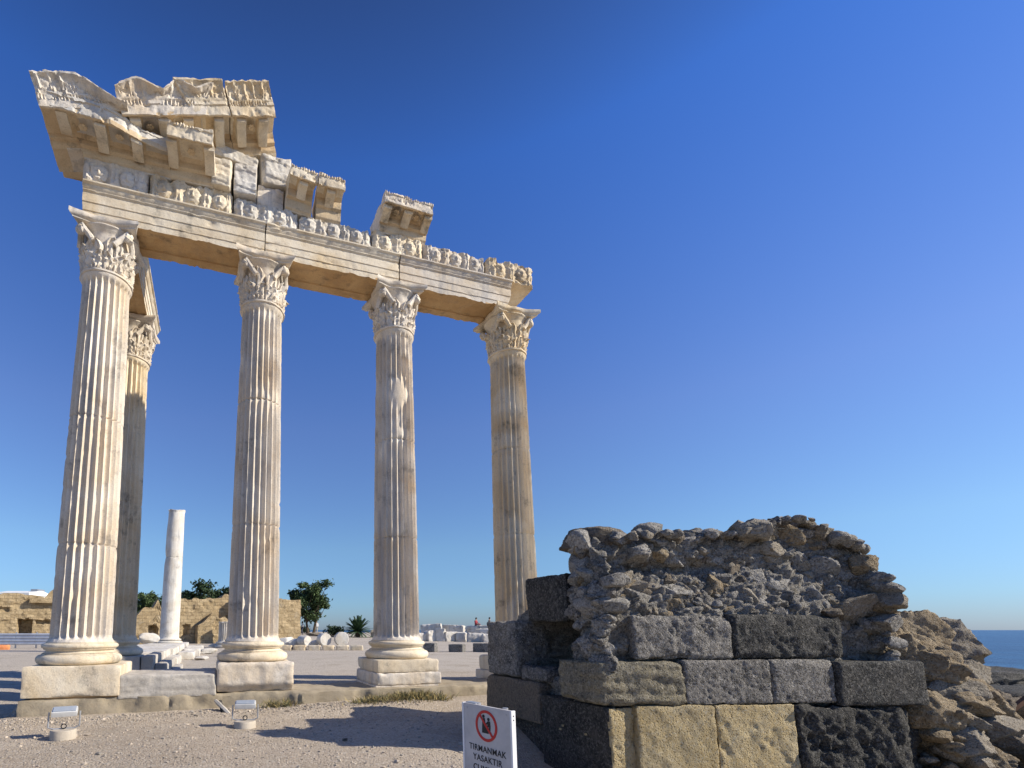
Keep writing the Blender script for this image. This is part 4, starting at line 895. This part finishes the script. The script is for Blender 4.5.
# ================================================================== FLOODLIGHTS
def floodlight(lab, x, y, zt, tilt, rz):
    t = thing('floodlight', lab, 'floodlight', (x, y, 0), (0, 0, rz), 'floodlights on concrete footings')
    m = MB(); V, F = lathe([(.02, -.06), (.158, -.06), (.160, zt - .13 - .02), (.152, zt - .13), (.02, zt - .13)], 32); m.add(V, F); m.build('footing', M['potcrete'], t, angle=50)
    m = MB(); V, F = rough_box((.31, .17, .075), .03, .012, .0, 4, 1, .0); R = np.array(Euler((tilt, 0, 0)).to_matrix()); m.add(V @ R.T + (0, .02, zt + .10), F); h = m.build('lamp_head', M['lampgrey'], t)
    m = MB(); m.box((0, 0, 0), (.27, .13, .012)); m.v[0] = (m.v[0] + (0, 0, .041)) @ R.T + (0, .02, zt + .10); m.build('lens', M['glass'], h)
    m = MB(); zb = zt - .13
    m.tube([(-.185, .02, zt + .10), (-.185, .02, zb + .03), (-.12, .02, zb + .005), (.12, .02, zb + .005), (.185, .02, zb + .03), (.185, .02, zt + .10)], .011, 8); m.build('bracket', M['steel'], t)
    m = MB(); th = np.linspace(0, 2 * pi, 20); m.tube(np.stack([.03 * np.cos(th), 0 * th, zb + .04 + .03 * np.sin(th)], -1), .008, 6); m.build('cable_gland', M['black'], t)
floodlight('white floodlight on a round concrete footing in front of the left corner plinth', .37, -2.33, .25, .35, .15)
floodlight('floodlight with an open bracket on a round footing in front of the second column', 2.78, -2.33, .24, .25, -.1)
# splinters of stone by the footing
for k, (a, b) in enumerate([((2.36, -.95, .24), (2.62, -1.32, .02)), ((2.44, -.93, .22), (2.50, -1.28, .02))]):
    m = MB(); a = np.array(a); b = np.array(b); pts = [a + (b - a) * t for t in np.linspace(0, 1, 6)]; m.tube(pts, [.03, .038, .035, .04, .035, .025], 6)
    tag(m.build('broken_pipe', M['grey'] if k == 0 else M['darker'], angle=30), ['pale broken pipe leaning on the footing beside the second plinth', 'dark broken pipe leaning on the footing beside the second plinth'][k], 'pipe', 'broken pipes at the footing')
rs = np.random.RandomState(3)
for k, (x, y, s, lab) in enumerate([(3.55, -1.35, .10, 'small grey stone on the gravel right of the second floodlight'), (4.0, -3.6, .05, 'tiny dark stone lying on the open gravel'), (-.55, -1.2, .09, 'small stone on the gravel at the left corner of the footing')]):
    V, F = rock((s * 1.4, s, s), 700 + k, 3); m = MB(); m.add(V, F); tag(m.build('loose_stone', M['brown'], loc=(x, y, s * .3)), lab, 'stone')

# ================================================================== DRY GRASS
def tufts(name, spots, mats, seed):
    rs = np.random.RandomState(seed); m = MB()
    for (x, y, n_, sp, hh) in spots:
        for _ in range(n_):
            a, r = rs.rand() * 6.28, sp * abs(rs.normal(0, .55)); px_, py_ = x + r * cos(a) * 1.3, y + r * sin(a) * .5; z = float(gh([px_], [py_])[0]) - .01
            l = hh * rs.uniform(.4, 1.2); d = np.array([rs.normal(0, .55), rs.normal(0, .55), 1.0]); d /= np.linalg.norm(d); ww = rs.uniform(.004, .009)
            sdv = np.cross(d, (rs.normal(), rs.normal(), .1)); sdv /= np.linalg.norm(sdv) + 1e-6
            p0 = np.array([px_, py_, z]); p1 = p0 + d * l * .55; p2 = p0 + d * l + np.array([d[0], d[1], -.4]) * l * .22
            m.add([p0 - sdv * ww, p0 + sdv * ww, p1 + sdv * ww * .7, p1 - sdv * ww * .7, p2], [(0, 1, 2, 3), (3, 2, 4)], int(rs.rand() < .4))
    return tag(m.build(name, mats, smooth=False), kind='stuff')
tufts('dry_grass', [(5.25, -1.12, 330, .36, .16), (5.85, -1.05, 520, .46, .20), (6.3, -1.02, 420, .36, .22), (6.6, -1.15, 150, .25, .16), (4.95, -1.15, 120, .25, .12)], [M['dry'], M['drygreen']], 4)
tufts('dry_grass', [(3.35, -1.0, 160, .22, .18), (3.6, -.98, 120, .2, .20)], [M['dry'], M['drygreen']], 5)

# ================================================================== THE FAR SIDE OF THE SITE
def ruin(name, label, p0, p1, thick, top, holes=(), step=.16, seed=1, mat='masonry', zb=-.2):
    """broken masonry wall: a front of courses with an uneven top; holes are real recesses"""
    p0 = np.array(p0, float); p1 = np.array(p1, float); L = np.linalg.norm(p1 - p0); e = (p1 - p0) / L; nn = np.array([-e[1], e[0]])
    us = np.arange(0, L + step / 2, step); tp = np.interp(us, [a for a, b in top], [b for a, b in top])
    blockh = np.floor(us / .55); tp = tp + .22 * (_perm[(blockh.astype(int) * 7 + seed * 13) & 255] / 255. - .5)
    nv = 40; V = np.zeros((len(us), nv + 2, 3))
    for i, u in enumerate(us):
        z = np.linspace(zb, tp[i], nv); dep = np.zeros(nv)
        for (h0, h1, z0_, z1_, dd) in holes:
            zt_ = z1_ if dd > 0 else z1_
            dep += dd * (h0 <= u <= h1) * (z0_ <= z) * (z <= zt_)
        b = p0 + e * u; V[i, :nv, 0] = b[0] + nn[0] * dep; V[i, :nv, 1] = b[1] + nn[1] * dep; V[i, :nv, 2] = z
        V[i, nv] = (*(b + nn * thick), tp[i] - .1); V[i, nv + 1] = (*(b + nn * thick), zb)
    V = V.reshape(-1, 3); _, _, cid = worley(V * np.array([1.6, 1.6, 2.6]) + seed); V[:, :2] += -nn * ((cid - .5) * .14)[:, None]; V += .03 * np.stack([fbm(V * 3 + i, 3) for i in range(3)], -1)
    nr = nv + 2; F = grid_faces(len(us), nr); F.append(list(range(nr))); F.append([(len(us) - 1) * nr + j for j in range(nr)])
    m = MB(); m.add(V, F); return tag(m.build(name, M[mat], angle=30), label, 'wall', 'ruined masonry walls')
ruin('masonry_ruin', 'long ochre ruin with a dark arched opening, at the far left behind the metal barrier', (-25.5, 43.5), (-11.0, 46.6), 2.0,
     [(0, 4.5), (4, 4.7), (8.5, 4.9), (10, 5.0), (12.2, 4.6), (12.6, 5.3), (14.3, 5.6), (15.6, 4.6)], [(10.2, 11.3, .9, 2.5, 1.4), (8.0, 9.4, 3.2, 3.6, .3), (11.6, 14.8, 2.0, 2.4, .5)], seed=2)
block('stone_lintel', 'long jutting stone ledge on the far left ruin', 'ledge', (-13.0, 46.1, 4.3), (3.6, 1.0, .45), 'masonry', 301, .15, .05, .03, .1, (0, 0, .21))
ruin('masonry_ruin', 'ochre ruin with a square window hole, between the first two front columns', (-3.6, 33.9), (10.6, 38.0), 1.4,
     [(0, 2.6), (.5, 3.3), (1.3, 3.2), (1.6, 3.9), (2.0, 2.9), (2.3, 3.9), (3.0, 4.1), (4.2, 4.1), (5.4, 4.15), (6.9, 4.3), (7.1, 4.6), (7.5, 4.6), (7.7, 4.25), (10, 4.3), (12.8, 4.35), (14.8, 4.45)],
     [(8.8, 9.7, 2.2, 2.65, 1.1), (1.0, 1.6, .6, 1.8, .7), (3.7, 4.3, 1.0, 1.9, .4)], seed=3)
ruin('masonry_ruin', 'low stepped ruin stub leaning in front of the ochre window wall', (1.2, 34.2), (4.8, 35.2), .9, [(0, 1.9), (.5, 2.2), (1.1, 2.9), (1.4, 3.0), (1.7, 2.4), (2.2, 2.6), (2.7, 2.2), (3.6, 1.9)], [], seed=5)
block('gable_buttress', 'sloping buttress stone casting a dark triangle on the window wall', 'buttress', (4.55, 35.6, 3.3), (.55, 1.3, 2.3), 'masonry', 302, .15, .06, .05, .15, (0, 0, .28))
block('stone_pier', 'upright pale stone pier in front of the window wall', 'pier', (3.55, 33.6, 1.2), (.75, .6, 1.9), 'tan', 303, .1, .05, .03, .1, (0, 0, -.3))
block('stone_pier', 'yellowish stone pier right behind the broken column', 'pier', (-1.55, 36.2, 1.5), (.8, .8, 2.4), 'masonry', 304, .1, .05, .03, .1, (0, 0, -.3))
# fluted stump left of the second column
c = thing('column_stump', 'short white fluted column stump beyond the second column', 'column stump', (3.18, 24.2, .30))
m = MB(); V, F = shaft_mesh(1.35, .46, .44, 14, .3, (0, 1), (), 144, .12); m.add(V + (0, 0, .40), F); m.build('shaft', M['white'], c)
m = MB(); V, F = lathe(base_profile(), 48); m.add(V * (1, 1, 1.05), F); m.build('base', M['white'], c)
# rubble lumps round the steps
G = 'fallen marble blocks inside the temple'
for k, (x, y, z, a, b, c_, lab) in enumerate([(-.6, 15.6, 1.05, .9, .7, .55, 'white broken block lying on the stylobate left of the broken column'), (2.2, 15.6, .42, .8, .5, .30, 'low white slab fragment right of the broken column steps'), (2.9, 13.2, .40, .7, .5, .26, 'small flat fragment on the temple floor'),
        (2.8, 24.6, .45, 1.4, .8, .3, 'flat white fragments below the fluted stump'), (1.95, 10.4, .36, .5, .35, .18, 'small pale stone on the floor nearest to the shaded steps'), (4.1, 27.0, .5, 1.2, .7, .5, 'pale block partly hidden by the second column')]):
    V, F = rock((a, b, c_), 800 + k, 3, 10); m = MB(); m.add(V, F); tag(m.build('marble_fragment', M['white'], loc=(x, y, z), angle=35), lab, 'stone', G)
# barrier
f = thing('metal_barrier', 'grey corrugated metal barrier at the far left, before the ochre ruin', 'barrier', (-12.2, 27.8, float(gh([-12.2], [27.8])[0])), (0, 0, math.atan2(-.92, 2.95)))
for k in range(4):
    m = MB(); prof = [(0, .22 + i * .19 + d, o_) for i in range(4) for d, o_ in ((0, 0), (.05, -.04), (.10, -.04), (.15, 0))]
    pts = [(o_, z) for _, z, o_ in prof]; poly = pts + [(y + .03, z) for y, z in pts[::-1]]
    V, F = extrude(poly, np.linspace(k * 1.32, k * 1.32 + 1.30, 3)); m.add(V, F); m.build('panel', M['alu'], f)
for k in range(5):
    m = MB(); m.box((k * 1.32 - .01, .07, .5), (.07, .06, 1.04)); m.build('post', M['steel'], f)
for k, (x, y, s_, lab) in enumerate([(-9.55, 24.6, .75, 'orange brick lump in front of the metal barrier, right one'), (-10.9, 25.2, .9, 'orange brick lump in front of the metal barrier, left one')]):
    block('brick_lump', lab, 'brick block', (x, y, .42), (s_, .5, .32), 'orange', 320 + k, .08, .05, .02, .08, (0, 0, .2), 'orange brick lumps')
# house behind the left ruin
h = thing('house', 'white flat-roofed house with a blue edge behind the far left ruin', 'house', (-29.6, 92.0, -.35), (0, 0, -.3))
m = MB(); m.box((0, 0, 3.9), (5.6, 6, 7.8)); m.build('wall', M['plaster'], h)
m = MB(); V, F = extrude([(-3.4, 7.8), (3.4, 7.8), (3.4, 8.0), (0, 8.7), (-3.4, 8.15)], np.linspace(-3.1, 3.0, 3)); m.add(V, F); m.build('roof', M['roof'], h)
for xx in (-1.4, 1.2):
    m = MB(); m.box((xx, -3.02, 6.9), (1.0, .1, .9)); m.build('window', M['glass'], h)
m = MB(); m.box((2.2, 0, 8.55), (1.2, 2.0, .8)); m.build('roof_tank', M['steel'], h)
# trees
def tree(name, lab, x, y, h_, crown, trunk_h, seed, mat, leaf=.17, n_=5200, group=None, multi=1, low=.3):
    rs = np.random.RandomState(seed); z0_ = float(gh([x], [y])[0]) - .1; t = thing(name, lab, 'tree', (x, y, z0_), group=group)
    m = MB(); tips = []
    for q in range(multi):
        ox = (q - (multi - 1) / 2) * .55; top = np.array([ox * 1.8 + rs.normal(0, .2), rs.normal(0, .2), trunk_h])
        pts = [np.array([ox, 0, 0]) + (top - [ox, 0, 0]) * t_ + rs.normal(0, .05, 3) * (0 < t_ < 1) for t_ in np.linspace(0, 1, 6)]; m.tube(pts, np.linspace(.20, .12, 6) * h_ / 7, 8)
        for k in range(7):
            a = rs.rand() * 6.28; r = rs.uniform(.5, .95); e_ = np.array([crown[0] * r * cos(a), crown[1] * r * sin(a), trunk_h + (h_ - trunk_h) * rs.uniform(low, .92)]) + [ox, 0, 0]
            b0 = pts[rs.randint(3, 6)]; mid = (b0 + e_) / 2 + rs.normal(0, .15, 3); m.tube([b0, mid, e_], [.075 * h_ / 7, .05 * h_ / 7, .02], 6); tips.append(e_)
    m.build('trunk', M['bark'], t)
    cc = np.array([0, 0, trunk_h + (h_ - trunk_h) * .48]); rad = np.array([crown[0], crown[1], (h_ - trunk_h) * .55]); cl = list(tips)
    while len(cl) < 46:
        d = rs.normal(size=3); d /= np.linalg.norm(d); cl.append(cc + rad * d * rs.uniform(.35, .95))
    m = MB(); per_ = n_ // len(cl)
    for c0 in cl:
        rr = rs.uniform(.28, .62) * crown[0] / 2.2 * 1.25
        P = c0 + rs.normal(size=(per_, 3)) * rr * np.array([.62, .62, .42]); 
        for p in P:
            a, b = rs.normal(size=3), rs.normal(size=3); a /= np.linalg.norm(a); b -= a * (a @ b); b /= np.linalg.norm(b); l = leaf * rs.uniform(.6, 1.3)
            m.add([p - a * l, p + b * l * .55, p + a * l, p - b * l * .55], [(0, 1, 2, 3)])
    m.build('crown', M[mat], t, smooth=False); return t
tree('broadleaf_tree', 'dark rounded tree with bare lower trunks, beside the end of the ochre wall', 14.6, 53.9, 7.5, (2.2, 2.0), 2.1, 41, 'leaf', .17, 10500, multi=2)
tree('broadleaf_tree', 'slim tree half hidden against the end of the ochre wall', 12.9, 54.6, 6.2, (1.1, 1.3), 2.0, 42, 'leafd', .16, 2600)
G = 'trees showing above the ochre ruins'
for k, (x, y, h_, cr, mt, lab) in enumerate([(1.9, 55, 7.4, (2.2, 2.0), 'leafd', 'tallest dark tree top above the window wall'), (4.4, 54.5, 6.5, (1.9, 1.8), 'leafd', 'dark tree top touching the second column, above the window wall'), (-.6, 56, 6.0, (1.5, 1.4), 'leafd', 'small dark tree top just right of the broken column'),
        (-5.8, 64, 6.3, (2.4, 2), 'leaf', 'greyish tree top left of the broken column'), (-8.6, 66, 6.2, (2.4, 2), 'leaf', 'greyish tree top beside the shaded column'), (7.2, 54, 6.0, (1.6, 1.6), 'leafd', 'dark tree mostly hidden behind the second column')]):
    tree('broadleaf_tree', lab, x, y, h_, cr, 2.5, 50 + k, mt, .2, 3400, G)
# palm bush
pz = float(gh([19.1], [47.4])[0]) - .05
t = thing('palm', 'low bushy palm with spiky fronds, left of the third column', 'palm', (19.1, 47.4, pz)); rs = np.random.RandomState(8)
m = MB(); m.tube([(0, 0, 0), (.05, 0, .4), (0, .02, .8)], [.26, .3, .24], 10); m.build('trunk', M['bark'], t)
for k in range(92):
    a = rs.rand() * 6.28; el = rs.uniform(-.1, 1.4); l = rs.uniform(1.5, 2.1); m = MB(); pts = []
    for q in np.linspace(0, 1, 9): r = l * q * cos(el) + .02; pts.append(np.array([r * cos(a), r * sin(a), .75 + l * q * sin(el) - .55 * q * q * cos(el)]))
    m.tube(pts, np.linspace(.022, .008, 9), 5); sd_ = np.array([-sin(a), cos(a), 0])
    for i in range(1, 9):
        for q in (0, .5):
            p = pts[i] * (1 - q) + pts[i - 1] * q; dr = pts[i] - pts[i - 1]; dr = dr / np.linalg.norm(dr)
            for sg_ in (-1, 1):
                e_ = p + (sd_ * sg_ * .8 + dr * .7 + np.array([0, 0, -.15])) * .34 * (1.15 - .5 * i / 8); m.add([p - dr * .085, p + dr * .085, e_], [(0, 1, 2)])
    m.build('frond', M['palm'], t, smooth=False)
tree('shrub', 'low dark shrub beside the palm on the left', 16.6, 49.5, 1.3, (1.2, .8), .25, 61, 'leafd', .12, 1500)
tree('shrub', 'low shrub behind the walking person', 14.3, 60.5, 1.0, (1.6, .8), .2, 62, 'leafd', .12, 1300)
# earth mound and fallen marble
G = 'marble blocks lined up before the sea'
rs = np.random.RandomState(77)
WB = [(22.4, 36.2, 1.1, .9), (23.4, 36.0, 1.2, 1.15), (24.3, 35.6, .9, 1.35), (25.2, 35.4, 1.4, 1.05), (26.2, 34.9, 1.0, 1.0), (26.8, 33.2, 1.5, .95), (27.6, 32.0, 1.3, .85), (24.6, 38.4, 2.2, 1.75), (27.0, 38.0, 2.4, 1.65), (29.4, 36.8, 2.6, 1.65), (28.6, 34.4, 1.6, 1.35), (30.6, 34.0, 1.8, 1.5)]
WL = ['white marble block at the left end of the row, touching the third column', 'second marble block of the row from the third column', 'upright marble block with a dark end, third of the row', 'wide marble block, fourth of the row', 'marble block in the middle of the row', 'long marble block in shade, right of the middle', 'marble block at the right end beside the dark wall',
      'large white block rising behind the left half of the row', 'large white slab behind the middle of the row', 'large white slab under the seated people', 'pale block below the seated people', 'white block nearest to the dark wall, behind the row']
for k, (x, y, a, z_) in enumerate(WB):
    g0 = float(gh([x], [y])[0]); block('marble_block', WL[k], 'stone block', (x, y, g0 + z_ / 2 - .1), (a, .9, z_), 'white', 400 + k, .10, .07, .06, .2, (rs.uniform(-.08, .08), rs.uniform(-.08, .08), rs.uniform(-.95, .5)), G)
G = 'grey blocks spaced on the ground'
for k, (x, y, a, z_, lab) in enumerate([(13.55, 14.55, .65, .5, 'grey block standing alone right of the third column'), (14.85, 14.0, .8, .45, 'grey block in the middle of the three on the ground'), (16.2, 13.6, 1.0, .5, 'grey block beside the dark wall, last of the three')]):
    block('grey_block', lab, 'stone block', (x, y, float(gh([x], [y])[0]) + z_ / 2 - .04), (a, .55, z_), 'dark', 430 + k, .06, .04, .02, .08, (0, 0, -.78 - .05 * k), G)
G = 'marble pieces on the kerb'
for k, (x, y, r, l, lab) in enumerate([(7.6, 19.6, .30, .7, 'pale column drum lying at the left end of the kerb, by the second column'), (8.75, 19.3, .38, .6, 'greyish column drum, second from the left on the kerb'), (9.75, 19.0, .42, .5, 'bright white rounded drum near the right end of the kerb')]):
    m = MB(); V, F = lathe([(.02, -l / 2), (r * .95, -l / 2), (r, -l / 2 + .05), (r, l / 2 - .05), (r * .95, l / 2), (.02, l / 2)], 28, lambda V: V + .03 * np.stack([fbm(V * 5 + i, 3) for i in range(3)], -1)); m.add(V, F)
    o = m.build('column_drum', M['white'], loc=(x, y, .55 + r * .9)); o.rotation_euler = (pi / 2, 0, .5 - .3 * k); tag(o, lab, 'column drum', G)
for k, (x, y, a, b, c_, lab) in enumerate([(7.1, 20.2, 1.0, .6, .7, 'jumbled white fragment left of the drums'), (6.6, 21.2, 1.4, .8, .9, 'pale heap of broken stone beside the second column'), (8.2, 19.9, .6, .5, .5, 'small white fragment between the first two drums')]):
    V, F = rock((a, b, c_), 860 + k, 4, 10); m = MB(); m.add(V, F); tag(m.build('marble_fragment', M['white'], loc=(x, y, .62), angle=35), lab, 'stone', G)
for k in range(6):
    x = 6.4 + k * .78; y = 18.85 - k * .25
    block('kerb_stone', ['kerb stone nearest to the second column', 'second kerb stone from the second column', 'third kerb stone, below the left drum', 'fourth kerb stone, below the middle drum', 'fifth kerb stone, below the white drum', 'last kerb stone, nearest to the third column'][k], 'kerb stone', (x, y, .42), (.72, .42, .34), 'cream', 450 + k, .06, .035, .015, .08, (0, 0, -.31), 'kerb stones')
V, F = rock((2.2, 1.2, .5), 880, 4); m = MB(); m.add(V, F); tag(m.build('earth_heap', M['brown'], loc=(14.6, 51.5, .95)), 'low brown earth heap under the rounded tree', 'heap')
ruin('masonry_ruin', 'low pale stone bank with a dark hole, right of the palm', (20.4, 46.5), (24.0, 45.2), 1.2, [(0, 1.3), (1, 1.75), (3.8, 1.7)], [(2.2, 3.2, .6, 1.2, .6)], seed=8, mat='pale')

# people, far off
def person(lab, x, y, rz, pose, top, legs, z=None, hgt=1.72):
    z = float(gh([x], [y])[0]) if z is None else z
    t = thing('person', lab, 'person', (x, y, z), (0, 0, rz)); s_ = hgt / 1.72
    if pose == 'walk':
        J = {'pelvis': (0, 0, .93), 'chest': (0, .02, 1.30), 'neck': (0, .03, 1.47), 'head': (0, .04, 1.60), 'kneeL': (.10, .10, .50), 'footL': (.11, -.02, .05), 'kneeR': (-.10, .16, .52), 'footR': (-.11, .30, .06),
             'elbL': (.25, -.06, 1.12), 'handL': (.26, .06, .88), 'elbR': (-.25, -.02, 1.12), 'handR': (-.26, .14, .90), 'shL': (.18, .02, 1.40), 'shR': (-.18, .02, 1.40), 'hipL': (.09, 0, .90), 'hipR': (-.09, 0, .90), 'toeL': (.12, .14, .03), 'toeR': (-.12, .45, .05)}
    else:
        J = {'pelvis': (0, 0, .12), 'chest': (0, .05, .48), 'neck': (0, .08, .64), 'head': (0, .10, .78), 'kneeL': (.13, .46, .20), 'footL': (.13, .50, -.22), 'kneeR': (-.13, .46, .22), 'footR': (-.13, .48, -.22),
             'elbL': (.25, .14, .32), 'handL': (.16, .38, .26), 'elbR': (-.25, .14, .32), 'handR': (-.16, .38, .28), 'shL': (.18, .05, .57), 'shR': (-.18, .05, .57), 'hipL': (.10, .02, .12), 'hipR': (-.10, .02, .12), 'toeL': (.13, .64, -.25), 'toeR': (-.13, .62, -.25)}
    Rr = {'pelvis': .13, 'chest': .145, 'neck': .055, 'head': .10, 'kneeL': .06, 'footL': .045, 'kneeR': .06, 'footR': .045, 'elbL': .042, 'handL': .034, 'elbR': .042, 'handR': .034, 'shL': .062, 'shR': .062, 'hipL': .095, 'hipR': .095, 'toeL': .035, 'toeR': .035}
    E_ = [('pelvis', 'chest'), ('chest', 'neck'), ('neck', 'head'), ('chest', 'shL'), ('chest', 'shR'), ('shL', 'elbL'), ('elbL', 'handL'), ('shR', 'elbR'), ('elbR', 'handR'), ('pelvis', 'hipL'), ('pelvis', 'hipR'), ('hipL', 'kneeL'), ('kneeL', 'footL'), ('footL', 'toeL'), ('hipR', 'kneeR'), ('kneeR', 'footR'), ('footR', 'toeR')]
    ks = list(J); me = bpy.data.meshes.new('person_body'); me.from_pydata([tuple(np.array(J[k]) * s_) for k in ks], [(ks.index(a), ks.index(b)) for a, b in E_], [])
    o = bpy.data.objects.new('body', me); COL.objects.link(o); sk = o.modifiers.new('skin', 'SKIN')
    for i, k in enumerate(ks):
        me.skin_vertices[0].data[i].radius = (Rr[k] * s_ * (1.15 if k in ('chest', 'pelvis') else 1), Rr[k] * s_); me.skin_vertices[0].data[i].use_root = (k == 'pelvis')
    o.modifiers.new('sub', 'SUBSURF').levels = 2; o.modifiers['sub'].render_levels = 2
    dg = bpy.context.evaluated_depsgraph_get(); dg.update(); me2 = bpy.data.meshes.new_from_object(o.evaluated_get(dg)); o.modifiers.clear(); o.data = me2
    for mt in (M['skin'], M[top], M[legs]): me2.materials.append(mt)
    zn, zp = J['neck'][2] * s_ - .04, J['pelvis'][2] * s_ + .05
    for p in me2.polygons:
        c = p.center; p.use_smooth = True
        hand = any((c - Vector(np.array(J[k]) * s_)).length < .10 for k in ('handL', 'handR'))
        p.material_index = 0 if (c.z > zn or hand) else (1 if (c.z > zp or (abs(c.x) > .2 and pose == 'walk')) else 2)
    o.parent = t
    hd = np.array(J['head']) * s_; V, F = ico(3); V = V * np.array([.098, .112, .115]) * s_; keep = V[:, 2] > -.02
    V2 = V.copy(); V2[:, 1] = np.where((V[:, 1] > .05) & (V[:, 2] < .05), V[:, 1] - .05, V[:, 1]); m = MB(); m.add(V2 + hd + (0, -.012, .03), F); m.build('hair', M['hair'], t)
    m = MB(); V, F = ico(1); m.add(V * .018 + hd + (0, .105, -.01), F); m.build('nose', M['skin'], t); return t
person('person in a white shirt walking on the pale path left of the palm', 16.3, 58.4, 2.9, 'walk', 'shirt_white', 'shorts')
person('person in a white shirt under the rounded tree', 13.75, 55.0, 1.2, 'walk', 'shirt_white', 'trousers')
person('person in a dark red top seated on the white slab', 29.0, 36.9, -2.6, 'sit', 'shirt_red', 'trousers', z=1.70 + .16)
person('person in dark clothes seated on the white slab, right of the red top', 30.3, 36.4, -2.3, 'sit', 'shirt_navy', 'trousers', z=1.70 + .18)
